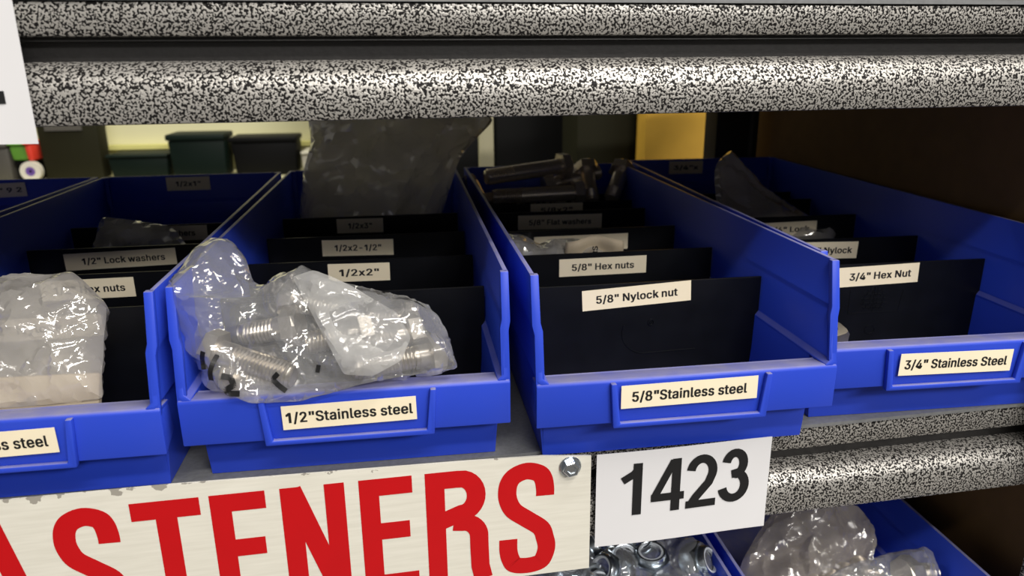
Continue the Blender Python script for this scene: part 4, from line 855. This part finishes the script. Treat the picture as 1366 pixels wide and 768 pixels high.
def dig(ch, x, zb, w, h, s):
    f = lambda pts: [(x+a*w, zb+b*h) for a, b in pts]
    k, kz = s/2/w, s/2/h
    if ch == '1':
        return ('1', [(s, f([(1-k, 0), (1-k, 1)])), (s*.86, f([(1-k*.6, .93), (.60, .80), (.05, .68)]))])
    if ch == '4':
        return ('4', [(s, f([(.74, 0), (.74, 1)])), (s*.85, f([(.66, .965), (.10, .30)])), (s*.92, f([(.0, .285), (1, .285)]))])
    if ch == '2':
        c = arc(.5, 1-kz-.24, .5-k, .24, 172, -18, 16)
        return ('2', [(s, f(c+[(.74, .46), (.34, .20), (.18, .06)])), (s*.9, f([(.02, kz*.9), (1, kz*.9)]))])
    if ch == '3':
        c1 = arc(.47, 1-kz-.20, .44-k, .205, 170, -75, 16)
        c2 = arc(.47, kz+.235, .53-k, .24, 78, -170, 18)
        return ('3', [(s, f(c1+[(.44, .545)])), (s, f([(.38, .53)]+c2))])
pd = []
xs_ = [(.0140, -.0385, .0115, .0315, '1'), (.0310, -.0385, .0190, .0320, '4'), (.0510, -.0385, .0180, .0325, '2'), (.0712, -.0378, .0175, .0328, '3')]
for x, zb, w, h, ch in xs_:
    pd.append(dig(ch, x, zb, w, h, .0051))
paper((.0298, -.0522, .0012), .1005, .0565, pd, lambda u, v: -.0006*math.sin(u*5)-.0006*(1-v)**2, 'white paper sheet with the number 1423 on the lower beam')
pd = [dig(c, x, -.0411, .0185, .031, .0054) for c, x in (('1', .016), ('4', .034), ('2', .056), ('2', .0783))]
paper((-.3150, -.0663, .2268), .1060, .0570, pd, lambda u, v: -.0022*max(0, u-.75)**1.5*6-.0010*(1-v), 'white paper sheet hanging from the top beam at the left edge')

# ------------------------------------------------------------------ crumpled plastic bags
def pouch(name, outline, A, B, mat, seed, thick=.012, excess=.16, step=.0026, it=260, pull=.012, bend=.10, caps=(), noise_amp=.0003, single=False, folds=((.026, .0120), (.0105, .0030)), fold_amp=1., slope=0, floor=None):
    """two welded sheets of film with too much material for their outline: position based relaxation makes them buckle and crease"""
    rng = np.random.default_rng(seed)
    A3 = np.array([0, *A], float); B3 = np.array([0, *B], float)
    e1 = np.array([1., 0, 0]); e2 = (B3-A3)/np.linalg.norm(B3-A3); nn = np.cross(e1, e2)   # points to the viewer
    poly = np.array(outline, float)/1000
    # resample + wobble boundary
    P = []
    for i in range(len(poly)):
        a, b = poly[i-1], poly[i]
        k = max(1, int(np.linalg.norm(b-a)/step))
        for s in range(k): P.append(a+(b-a)*s/k)
    bd = np.array(P)
    for _ in range(1): bd = .25*np.roll(bd, 1, 0)+.5*bd+.25*np.roll(bd, -1, 0)
    nb = len(bd)
    x0, y0 = bd.min(0); x1, y1 = bd.max(0)
    gx = []
    row = 0
    yy = y0
    while yy < y1:
        xx = x0+(step/2 if row % 2 else 0)
        while xx < x1:
            gx.append((xx, yy)); xx += step
        yy += step*.866; row += 1
    gx = np.array(gx)+rng.normal(0, step*.12, (len(gx), 2))
    # inside test and distance to boundary
    def inside(q):
        c = np.zeros(len(q), bool)
        a = bd; b = np.roll(bd, -1, 0)
        for i in range(nb):
            cond = ((a[i, 1] > q[:, 1]) != (b[i, 1] > q[:, 1]))
            xint = (b[i, 0]-a[i, 0])*(q[:, 1]-a[i, 1])/(b[i, 1]-a[i, 1]+1e-12)+a[i, 0]
            c ^= cond & (q[:, 0] < xint)
        return c
    dist = lambda q: np.sqrt(((q[:, None, :]-bd[None, :, :])**2).sum(2)).min(1)
    gx = gx[inside(gx)]
    gx = gx[dist(gx) > step*.6]
    pts = np.vstack([bd, gx])
    res = delaunay_2d_cdt([Vector(p) for p in pts], [], [list(range(nb))], 1, 1e-7)
    V2 = np.array([tuple(v) for v in res[0]])
    tris = []
    for f in res[2]:
        for k in range(1, len(f)-1): tris.append((f[0], f[k], f[k+1]))
    tris = np.array(tris)
    n = len(V2)
    dd = dist(V2); isb = dd < step*.3
    dmax = max(dd.max(), 1e-4)
    prof = thick*np.sqrt(np.clip(1-(1-np.minimum(dd/(dmax*.75), 1))**2, 0, 1))
    if single: prof = prof*.3
    nz = np.array([noise.noise(Vector((p[0]*45+seed, p[1]*45, seed*.7))) for p in V2])
    base = A3+V2[:, :1]*e1+V2[:, 1:]*e2
    if slope: base = base+nn*(slope*(V2[:, 1:]-y0))
    prof_f = prof*(1+.7*nz)
    Xf = base+nn*prof_f[:, None]
    if single:
        X = Xf; T_ = tris; bset = isb
        N_tot = n
    else:
        back = np.where(isb)[0]
        idx = np.full(n, -1); ninner = (~isb).sum()
        idx[isb] = np.where(isb)[0]; idx[~isb] = n+np.arange(ninner)
        Xb = base[~isb]-nn*(prof[~isb]*.75)[:, None]
        X = np.vstack([Xf, Xb]); T_ = np.vstack([tris, idx[tris][:, ::-1]])
        bset = np.zeros(len(X), bool); bset[:n] = isb
    X0 = X.copy()
    E = np.vstack([T_[:, [0, 1]], T_[:, [1, 2]], T_[:, [2, 0]]]); E = np.unique(np.sort(E, 1), axis=0)
    # broad flat folds with sharp creases between them
    q2 = np.stack([(X0-A3)@e1, (X0-A3)@e2], 1)
    disp = np.zeros(len(X0))
    th_ = rng.uniform(0, math.pi); ca, sa = math.cos(th_), math.sin(th_)
    for lam, am in folds:
        # random flat facets: heights on scattered points, linear between them, creased along the joints
        for side in ((0, n), (n, len(q2))):
            q = q2[side[0]:side[1]]
            if not len(q): continue
            qa = np.stack([(q[:, 0]*ca+q[:, 1]*sa)/1.7, -q[:, 0]*sa+q[:, 1]*ca], 1)
            lo, hi = qa.min(0)-lam*2, qa.max(0)+lam*2
            gxx, gyy = np.meshgrid(np.arange(lo[0], hi[0], lam), np.arange(lo[1], hi[1], lam))
            cp_ = np.stack([gxx.ravel(), gyy.ravel()], 1); cp_ = cp_+rng.uniform(-.42, .42, cp_.shape)*lam
            hh = rng.uniform(-1, 1, len(cp_))*am*fold_amp
            rs = delaunay_2d_cdt([Vector(c) for c in cp_], [], [], 0, 1e-9)
            vv = np.array([tuple(v) for v in rs[0]])
            h2 = np.array([hh[o_[0]] for o_ in rs[3]])
            dq = np.zeros(len(q)); er = np.full(len(q), 1.)
            for t_ in rs[2]:
                a, b, c = vv[t_[0]], vv[t_[1]], vv[t_[2]]
                den = (b[1]-c[1])*(a[0]-c[0])+(c[0]-b[0])*(a[1]-c[1])
                if abs(den) < 1e-12: continue
                w0 = ((b[1]-c[1])*(qa[:, 0]-c[0])+(c[0]-b[0])*(qa[:, 1]-c[1]))/den
                w1 = ((c[1]-a[1])*(qa[:, 0]-c[0])+(a[0]-c[0])*(qa[:, 1]-c[1]))/den
                w2 = 1-w0-w1
                m_ = (w0 >= 0) & (w1 >= 0) & (w2 >= 0)
                dq[m_] = w0[m_]*h2[t_[0]]+w1[m_]*h2[t_[1]]+w2[m_]*h2[t_[2]]
                er[m_] = np.minimum(np.minimum(w0, w1), w2)[m_]*lam
            dq += np.exp(-(er/.0011)**2)*.09*am
            disp[side[0]:side[1]] += dq
    if not single:
        disp[n:] *= -1
    edge_ = np.ones(len(X0)); edge_[:n] = np.clip(dd/.008, .25, 1)
    X0 = X0+nn*(disp*edge_)[:, None]
    X = X0.copy()
    # rest lengths: patchy excess in two directions makes folds, not uniform ripples
    mid = (X0[E[:, 0]]+X0[E[:, 1]])/2
    ex = np.array([noise.noise(Vector((m[0]*28+seed*3, m[1]*28, m[2]*28))) for m in mid])
    rest = np.linalg.norm(X0[E[:, 0]]-X0[E[:, 1]], axis=1)*(1+excess*.08*(1+.9*ex))
    def nfield(sc, k):
        return np.array([noise.noise(Vector((p[0]*sc+k, p[1]*sc, p[2]*sc+seed))) for p in X0])
    X = X+nn*(noise_amp*(nfield(70, 5)+.6*nfield(150, 9)))[:, None]*(~bset)[:, None]
    X[bset] += (nn*(noise_amp*nfield(60, 2))[:, None])[bset]
    deg = np.bincount(E.ravel(), minlength=len(X)).astype(float)[:, None]
    pl = np.where(bset, pull*6, pull)[:, None]
    it = 16
    for k in range(it):
        d = X[E[:, 1]]-X[E[:, 0]]
        L = np.linalg.norm(d, axis=1)+1e-9
        c = (d*((L-rest)/L*.5)[:, None])
        C = np.zeros_like(X)
        for ax in range(3):
            C[:, ax] = np.bincount(E[:, 0], c[:, ax], len(X))-np.bincount(E[:, 1], c[:, ax], len(X))
        X = X+C/deg*1.6
        if bend and k < it-12:
            pass
        X = X+(X0-X)*pl
        for (p, q, r) in caps:
            p = np.array(p); q = np.array(q); v = q-p
            tt = np.clip(((X-p)@v)/(v@v), 0, 1)[:, None]
            w = X-(p+tt*v); l = np.linalg.norm(w, axis=1)[:, None]
            X = np.where(l < r, p+tt*v+w/(l+1e-9)*r, X)
        if floor is not None:
            fx = floor(X)
            X[:, 2] = np.maximum(X[:, 2], fx)
    me = bpy.data.meshes.new(name)
    org = X.mean(0)
    me.from_pydata([tuple(v) for v in X-org], [], [tuple(int(i) for i in t) for t in T_])
    o = link(name, me, mat)
    o.location = org
    me.polygons.foreach_set('use_smooth', [True]*len(me.polygons))
    me.set_sharp_from_angle(angle=math.radians(24))
    return o

mm = lambda p: tuple(c/1000 for c in p)
# ---- bag of half inch bolts over the front of bin 2
B2 = [((-164, -35, 67), (-119, -50, 55)), ((-156, -38, 52), (-124, -44, 50)), ((-60, -20, 64), (-96, -34, 64)), ((-49, -32, 56), (-94, -48, 57)),
      ((-130, -6, 82), (-98, -16, 76)), ((-61, -10, 66), (-92, -12, 72)), ((-84, -24, 68), (-118, -34, 66)), ((-120, -22, 72), (-152, -16, 66)), ((-60, -14, 62), (-100, -20, 60))]
gl = ['bolt with its hex head at the left end of the clear bag', 'short bolt lowest in the clear bag over the rim',
      'bolt above the lowest right one in the clear bag', 'long bolt low in the right half of the clear bag',
      'bolt lying highest in the middle of the clear bag', 'bolt at the upper right of the clear bag',
      'bolt in the middle of the clear bag under the mouth flap', 'bolt behind the left headed one inside the clear bag', 'bolt deep in the clear bag below the upper right one']
caps = []
for (p, q), lb in zip(B2, gl):
    p, q = mm(p), mm(q)
    bolt(p, q, .0125, 'steel '+lb, 'steel', 'bolts in the front clear bag', .8, random.Random(lb).random()*2)
    caps.append((p, q, .0078)); d = (Vector(q)-Vector(p)).normalized()
    caps.append((p, tuple(Vector(p)+d*.006), .0115))
lipfloor = lambda X: np.where((X[:, 1] > -.054) & (X[:, 1] < -.040), .0496, np.where(X[:, 1] <= -.054, .044, .010))
o = pouch('plastic_bag', [(-178, 71), (-172, 84), (-163, 91), (-153, 88), (-146, 78), (-142, 65), (-137, 61), (-121, 69), (-117, 72), (-104, 63), (-74, 54), (-57, 47), (-50, 41), (-46, 29), (-42, 12), (-61, 10), (-82, 8), (-100, 5), (-118, 1), (-141, 2), (-157, 12), (-165, 28), (-176, 40), (-183, 57)],
      (-.062, .047), (-.005, .11), 'film', 3, .013, .17, .0018, 300, .010, .08, caps, floor=lipfloor)
tag(o, 'clear crumpled bag of half inch bolts hanging over the front rim of its bin', 'plastic bag')
bag2 = o
f = pouch('bag_mouth', [(-119, 58), (-109, 61), (-91, 52), (-70, 38), (-64, 25), (-69, 14), (-82, 7), (-95, 8), (-102, 23)],
      (-.076, .057), (-.030, .115), 'film_flap', 11, .010, .20, .0017, 220, .012, .08, single=True)
f.parent = bag2; f.location = f.location-bag2.location
f['label'] = 'milky folded-over mouth of the bag'
# marker strokes on the film
def marker(parent, strokes):
    bm = bmesh.new()
    for pts, w in strokes:
        Q = []
        for (x, y, z) in pts: Q.append(Vector(mm((x, y, z))))
        # drop onto the film from the front
        out = []
        d = Vector((.02, .94, -.34)).normalized()
        for a, b in zip(Q, Q[1:]):
            for s in range(8):
                p = a.lerp(b, s/8)
                st = p-d*.08
                hit, loc, nr, _ = parent.ray_cast(st-parent.location, d)
                out.append((loc+parent.location-d*.0015) if hit else p)
        for _ in range(3): out = [out[0]]+[(out[i-1]+out[i]*2+out[i+1])/4 for i in range(1, len(out)-1)]+[out[-1]]
        for a, b in zip(out, out[1:]):
            if (b-a).length > .006 or (b-a).length < 1e-6: continue
            t_ = (b-a).normalized(); s_ = t_.cross(d).normalized()*w/2
            vs = [bm.verts.new(v) for v in (a+s_, a-s_, b-s_, b+s_, a+s_-d*.0002, a-s_-d*.0002, b-s_-d*.0002, b+s_-d*.0002)]
            for q in ((0, 1, 2, 3), (7, 6, 5, 4), (0, 4, 5, 1), (1, 5, 6, 2), (2, 6, 7, 3), (3, 7, 4, 0)):
                bm.faces.new([vs[i] for i in q])
    o = from_bm('marker_writing', bm, 'ink', parent, label='black marker writing on the film')
    o.location = -parent.location
bpy.context.view_layer.update()
marker(bag2, [([(-160, -50, 71), (-162, -50, 66), (-162, -52, 62)], .0022), ([(-153, -50, 69), (-156, -52, 62), (-157, -53, 57)], .0022),
              ([(-151, -54, 60), (-147, -54, 59), (-146, -54, 55), (-150, -54, 53), (-149, -54, 51), (-143, -55, 51)], .0028),
              ([(-126, -55, 60), (-129, -55, 57), (-126, -55, 54), (-122, -56, 51)], .0024), ([(-107, -52, 62), (-108, -53, 58)], .002), ([(-90, -52, 63), (-93, -53, 60), (-96, -53, 59)], .002)])

# ---- bag with washers and nuts in bin 1
N1 = [(-300, 0, 58), (-282, -4, 52), (-262, -2, 56), (-293, -10, 38), (-270, -12, 40), (-246, -4, 48), (-236, -10, 36), (-252, -14, 28)]
cp = []
for i, p in enumerate(N1[:2]+[(-262, 4, 34)]+N1[3:4]+[(-276, 2, 34)]+N1[5:]):
    p = mm(p); rr = random.Random(i+4)
    nut(p, (rr.uniform(-.6, .6), -1, rr.uniform(-.2, .8)), 0.016, ('stainless nut inside the bag at the left, ' + ['topmost at the frame edge', 'second from the top left', 'third along the top', 'below the frame edge one', 'in the middle', 'under the right corner', 'lowest at the right', 'at the bottom'][i]), 'steel', 'nuts in the left bag')
    cp.append((p, tuple(Vector(p)+Vector((0, .001, .001))), .014))
bm = bmesh.new(); box(bm, -.040, .040, -.0025, .0025, -.016, .016, .002)
o = tag(from_bm('paper_packet', bm, 'tan', smooth=40), 'pale paper packet at the bottom of the left plastic bag', 'packet')
o.location = (-.258, -.0330, .040); o.rotation_euler = (-.45, .02, .02)
o = pouch('plastic_bag', [(-303, 69), (-285, 78), (-271, 79), (-254, 79), (-237, 81), (-230, 75), (-218, 62), (-217, 44), (-216, 24), (-214, 12), (-241, 11), (-261, 11), (-287, 11), (-303, 41)],
      (-.045, .035), (.006, .1), 'film_thick', 21, .011, .12, .0022, 260, .014, .10, cp)
tag(o, 'hazy plastic bag of nuts standing in the leftmost open bin', 'plastic bag')
# ---- dim bag over the flat washer label, bin 1
o = pouch('plastic_bag', [(-315, 28), (-305, 59), (-279, 55), (-251, 49), (-239, 29), (-248, 17), (-312, 17)], (.205, .03), (.225, .1), 'film_dim', 31, .008, .12, .004, 160, .016, .1)
tag(o, 'small dim plastic bag in front of the half inch flat washers label', 'plastic bag')
# ---- big bag at the back of bin 2
o = pouch('plastic_bag', [(-163, 70), (-157, 107), (-148, 134), (-149, 160), (-102, 165), (-50, 164), (4, 164), (17, 150), (-7, 127), (-17, 114), (-23, 97), (-34, 66), (-38, 30), (-160, 30)],
      (.285, 0.), (.30, .2), 'film_back', 41, .022, .12, .0042, 260, .014, .1)
tag(o, 'tall crumpled plastic bag standing at the back of the middle bin', 'plastic bag')
for i, (p, q) in enumerate([((-140, 292, 60), (-80, 300, 40)), ((-60, 290, 55), (-120, 305, 50)), ((-130, 300, 30), (-60, 292, 30))]):
    bolt(mm(p), mm(q), .0125, 'stainless bolt at the bottom of the tall back bag, '+['upper left', 'upper right', 'lowest'][i], 'steel', 'bolts in the tall back bag')
# ---- bag in the lock washer compartment, bin 3
o = pouch('plastic_bag', [(6, 37), (5, 59), (15, 61), (24, 57), (33, 51), (39, 55), (59, 55), (79, 51), (90, 45), (103, 35), (103, 20), (10, 20)],
      (.135, .018), (.150, .1), 'film_dim', 51, .012, .12, .0032, 200, .016, .1)
tag(o, 'crumpled bag lying over the 5/8 inch lock washers label', 'plastic bag')
wb = o
bm = bmesh.new()
nx = 18
g = [[bm.verts.new((-.021+.044*i/nx, -.003*math.sin(i*.5)-.004*math.cos(j*.9)*.5, -.013+.024*j/8+.004*math.sin(i/nx*3.1))) for i in range(nx+1)] for j in range(9)]
for j in range(8):
    for i in range(nx): bm.faces.new((g[j][i], g[j][i+1], g[j+1][i+1], g[j+1][i]))
o = from_bm('paper_slip', bm, 'tan', smooth=80)
sm = o.modifiers.new('s', 'SOLIDIFY'); sm.thickness = .0004
o.location = (.070, .128, .062)
tag(o, 'crumpled tan printed paper slip in the bag over the lock washers', 'paper slip')
bm = bmesh.new()
add_text(bm, 'UTERS', -.009, .009, 0, .0040, 0, 0, math.pi/2)
for v in bm.verts: v.co.x -= .000
add_text(bm, 'R-9', .006, .014, -.001, .0040, 0, 0, math.pi/2)
for v in bm.verts: v.co.y = -.0072
q = from_bm('printing', bm, 'ink', o, label='black printed capitals')
# ---- standing bag in bin 4
o = pouch('plastic_bag', [(209, 108), (213, 117), (229, 130), (251, 90), (277, 62), (302, 36), (293, 22), (263, 25), (227, 34), (199, 56)],
      (.165, .03), (.275, .14), 'film_dim', 61, .007, .10, .0036, 200, .02, .1)
tag(o, 'peaked clear plastic bag standing up in the rightmost bin', 'plastic bag')
nut(mm((188, 14, 26)), (0.05, -.1, 1), .028, 'pale hex nut corner showing behind the rim of the 3/4 inch bin', 'steel', None, False)

# ---- bolts heaped at the back of bin 3
lb3 = ['top bolt of the heap leaning over the back wall', 'thick bolt lying level across the front of the heap', 'bolt at the right of the level one, pointing back', 'bolt standing head up in the heap',
       'threaded bolt leaning on the right wall', 'threaded bolt end leaning on the left wall']
B3 = [((93, 325, 103), (8, 300, 97)), ((102, 300, 80), (13, 296, 79)), ((69, 328, 82), (128, 336, 94)), ((113, 338, 101), (113, 305, 68)), ((150, 328, 100), (130, 300, 72)), ((6, 300, 68), (-8, 318, 96))]
for (p, q), l in zip(B3, lb3):
    bolt(mm(p), mm(q), .0155, '5/8 inch dull steel '+l, 'dsteel', None, .35)
for k in range(6):
    rr = random.Random(k+90)
    x = 20+k*21
    bolt(mm((x, 300+rr.uniform(0, 12), 50+rr.uniform(-14, 12))), mm((x+rr.uniform(-25, 25), 318, 40+rr.uniform(-5, 15))), .0155, 'steel bolt buried at the bottom of the back heap, %s from the left' % ['first', 'second', 'third', 'fourth', 'fifth', 'last'][k], 'dsteel', 'bolts buried in the back heap', .35)

# ------------------------------------------------------------------ lower shelf
lz = -.2245
c0 = bin_(.055, -.070, .0, 'lower blue bin holding the bag of big lock nuts', lz)
c1 = bin_(.2215, -.070, .0, 'lower right blue bin holding two plastic bags', lz)
cp = []
pos = []
rr = random.Random(5)
for i in range(26):
    col = i % 6; row = i//6
    pos.append((-6+col*25+rr.uniform(-4, 4), -20+row*21+rr.uniform(-3, 3), -142+row*4+rr.uniform(-5, 4)))
for i, p in enumerate(pos):
    if p[0] > 122: continue
    p = mm(p); lb = 'big zinc lock nut in the lower bag, %s row, %s from the left' % (['front', 'second', 'third', 'fourth', 'rear'][i//6], ['first', 'second', 'third', 'fourth', 'fifth', 'sixth'][i % 6])
    nut(p, (rr.uniform(-.7, .7), rr.uniform(-.9, -.1), rr.uniform(.1, 1)), .024, lb, 'zinc', 'big lock nuts in the lower bag')
    cp.append((p, tuple(Vector(p)+Vector((0, .001, .001))), .0165))
o = pouch('plastic_bag', [(-35, 60), (-20, 80), (37, 85), (61, 90), (90, 94), (126, 92), (131, 81), (131, 63), (130, 37), (122, 19), (29, 16), (-30, 30)],
      (-.04, -.17), (.06, -.115), 'film', 71, .014, .10, .0034, 200, .012, .1, cp)
tag(o, 'clear bag of big zinc lock nuts in the lower bin under the number sheet', 'plastic bag')
o = pouch('plastic_bag', [(150, 45), (159, 58), (174, 73), (189, 86), (211, 98), (244, 94), (258, 83), (261, 69), (255, 52), (235, 27), (202, 11), (152, 16)],
      (-.02, -.17), (.07, -.10), 'film_tan', 83, .020, .20, .0030, 260, .012, .08)
tag(o, 'tan-looking crumpled bag heaped in the lower right bin', 'plastic bag')
o = pouch('plastic_bag', [(184, 50), (217, 66), (258, 74), (272, 72), (284, 76), (290, 70), (284, 52), (276, 24), (172, 24)],
      (-.055, -.165), (.03, -.12), 'film', 91, .012, .16, .0026, 240, .012, .08)
tag(o, 'shiny clear bag with a bolt head at the front of the lower right bin', 'plastic bag')
bolt(mm((262, 0, -140)), mm((292, 4, -146)), .014, 'zinc bolt with a pale hex head inside the shiny lower right bag', 'steel', None, .7)
for k in range(5):
    bolt(mm((175+k*19, 0+k*3, -158)), mm((205+k*14, 25+k*5, -165)), .014, 'steel bolt under the lower right crumpled bags, %s from the left' % ['first', 'second', 'third', 'fourth', 'last'][k], 'dsteel', 'bolts under the lower right bags', .7)
bm = bmesh.new()
bmesh.ops.create_uvsphere(bm, u_segments=20, v_segments=12, radius=.011)
for v in bm.verts:
    if v.co.z < -.004: v.co.z = -.004-(abs(v.co.z)-.004)*.4
o = tag(from_bm('cap_nut', bm, 'brass', smooth=60), 'dark brassy domed cap nut behind the tan-looking bag', 'nut')
o.location = (.262, .085, -.128)

# ------------------------------------------------------------------ the next aisle seen under the top beam
def crate(name, x0, x1, z0, z1, y, mat, label, cat='crate', dep=.06, lid=True):
    t = thing(name, label, cat, ((x0+x1)/2, y, z0))
    w = x1-x0; h = z1-z0
    bm = bmesh.new()
    k = .90
    loft(bm, [[(-w/2*k, 0, 0), (w/2*k, 0, 0), (w/2*k, dep, 0), (-w/2*k, dep, 0)], [(-w/2*.97, -.004, h*.86), (w/2*.97, -.004, h*.86), (w/2*.97, dep, h*.86), (-w/2*.97, dep, h*.86)]])
    bevel_all(bm, .004); from_bm('body', bm, mat, t, smooth=40)
    bm = bmesh.new(); box(bm, -w/2, w/2, -.010, dep+.004, h*.86, h, .003); from_bm('rim', bm, mat, t, smooth=40)
    return t
# far shelving
fs_ = thing('far_shelf_rack', 'pale yellow steel shelving in the next aisle at left', 'shelf rack', (-.55, 1.2, -1.2))
def fpart(nm, x0, x1, y0, y1, z0, z1, mat):
    bm = bmesh.new(); box(bm, x0+.55, x1+.55, y0-1.2, y1-1.2, z0+1.2, z1+1.2); from_bm(nm, bm, mat, fs_)
fpart('back_panel', -1.1, -.20, 1.10, 1.12, -.4, .34, 'palesteel')
fpart('shelf_board', -1.1, -.20, .970, 1.10, -.012, .008, 'palesteel')
fpart('shelf_edge', -1.1, -.20, 1.08, 1.098, .052, .060, 'yellowedge')
fpart('post', -.640, -.622, 1.07, 1.098, -1.2, .4, 'yellowedge')
cr = crate('storage_crate', -.700, -.594, .010, .200, 1.0, 'olive', 'dark olive crate with a small label in the next aisle, at left', dep=.04)
bm = bmesh.new(); box(bm, -.034, .026, -.0060, -.0035, .085, .108); from_bm('card_label', bm, 'greyp', cr)
crate('storage_crate', -.590, -.486, .010, .052, 1.0, 'dgreen', 'low dark green crate in the next aisle, right of the olive crate')
crate('storage_crate', -.482, -.383, .010, .086, .985, 'dgreen', 'taller dark green crate in the next aisle, middle of the row')
crate('storage_crate', -.380, -.262, .010, .078, 1.00, 'dblack', 'long black crate in the next aisle, right of the green ones')
crate('white_box', -.258, -.230, .010, .050, 1.0, 'white', 'small pale box at the right end of the next aisle row', 'box')
crate('green_carton', -.745, -.716, .045, .076, 1.0, 'green', 'small green carton below the left paper sheet', 'carton', .07)
crate('red_carton', -.7155, -.704, .045, .078, .99, 'redp', 'narrow red carton beside the green one', 'carton', .07)
crate('grey_box', -.790, -.746, .008, .078, 1.0, 'greyp', 'grey box at the far left edge of the next aisle', 'box', .07)
crate('dark_box', -.744, -.7165, .008, .043, 1.01, 'dblack', 'dark box under the small green carton', 'box', .07)
t = thing('tape_roll', 'pale roll with a purple core leaning beside the olive crate', 'roll', (-.712, .985, .028))
for nm, r0, r1, mt in (('roll', .008, .017, 'white'), ('core', .003, .0078, 'purple')):
    bm = bmesh.new()
    n = 24
    ring = lambda r, y: [(r*math.cos(math.tau*i/n), y, r*math.sin(math.tau*i/n)) for i in range(n)]
    R = loft(bm, [ring(r0, 0), ring(r1, 0), ring(r1, .012), ring(r0, .012)], caps=False)
    for i in range(n):
        j = (i+1) % n; bm.faces.new((R[-1][i], R[-1][j], R[0][j], R[0][i]))
    from_bm(nm, bm, mt, t, smooth=40)
# things directly behind this rack
bm = bmesh.new(); box(bm, .075, .207, .80, .95, -.3, .30, .004)
tag(from_bm('black_block', bm, 'dblack', smooth=40), 'black cabinet behind the rack between the pale post and the olive board', 'block')  # plain black block filling the gap behind the rack
bm = bmesh.new(); box(bm, -.20, .074, .84, .95, -.3, .30, .004)
tag(from_bm('dark_block', bm, 'dblack', smooth=40), 'dark cabinet behind the tall back bag', 'block')  # second plain black block, behind the tall bag
bm = bmesh.new(); box(bm, .030, .050, .60, .612, -1.2, .30, .002)
tag(from_bm('pale_post', bm, 'palepost', smooth=40), 'pale square post behind the rack beside the tall bag', 'post')
bm = bmesh.new(); box(bm, .163, .256, .60, .70, -1.2, .30, .002)
tag(from_bm('olive_board', bm, 'olive', smooth=40), 'dark olive board standing behind the rack, left of the yellow carton', 'board')
bm = bmesh.new(); box(bm, .242, .372, .55, .59, -1.2, .30, .002)
tag(from_bm('yellow_carton', bm, 'yellowcard', smooth=40), 'yellow cardboard carton standing behind the rightmost bin', 'carton')
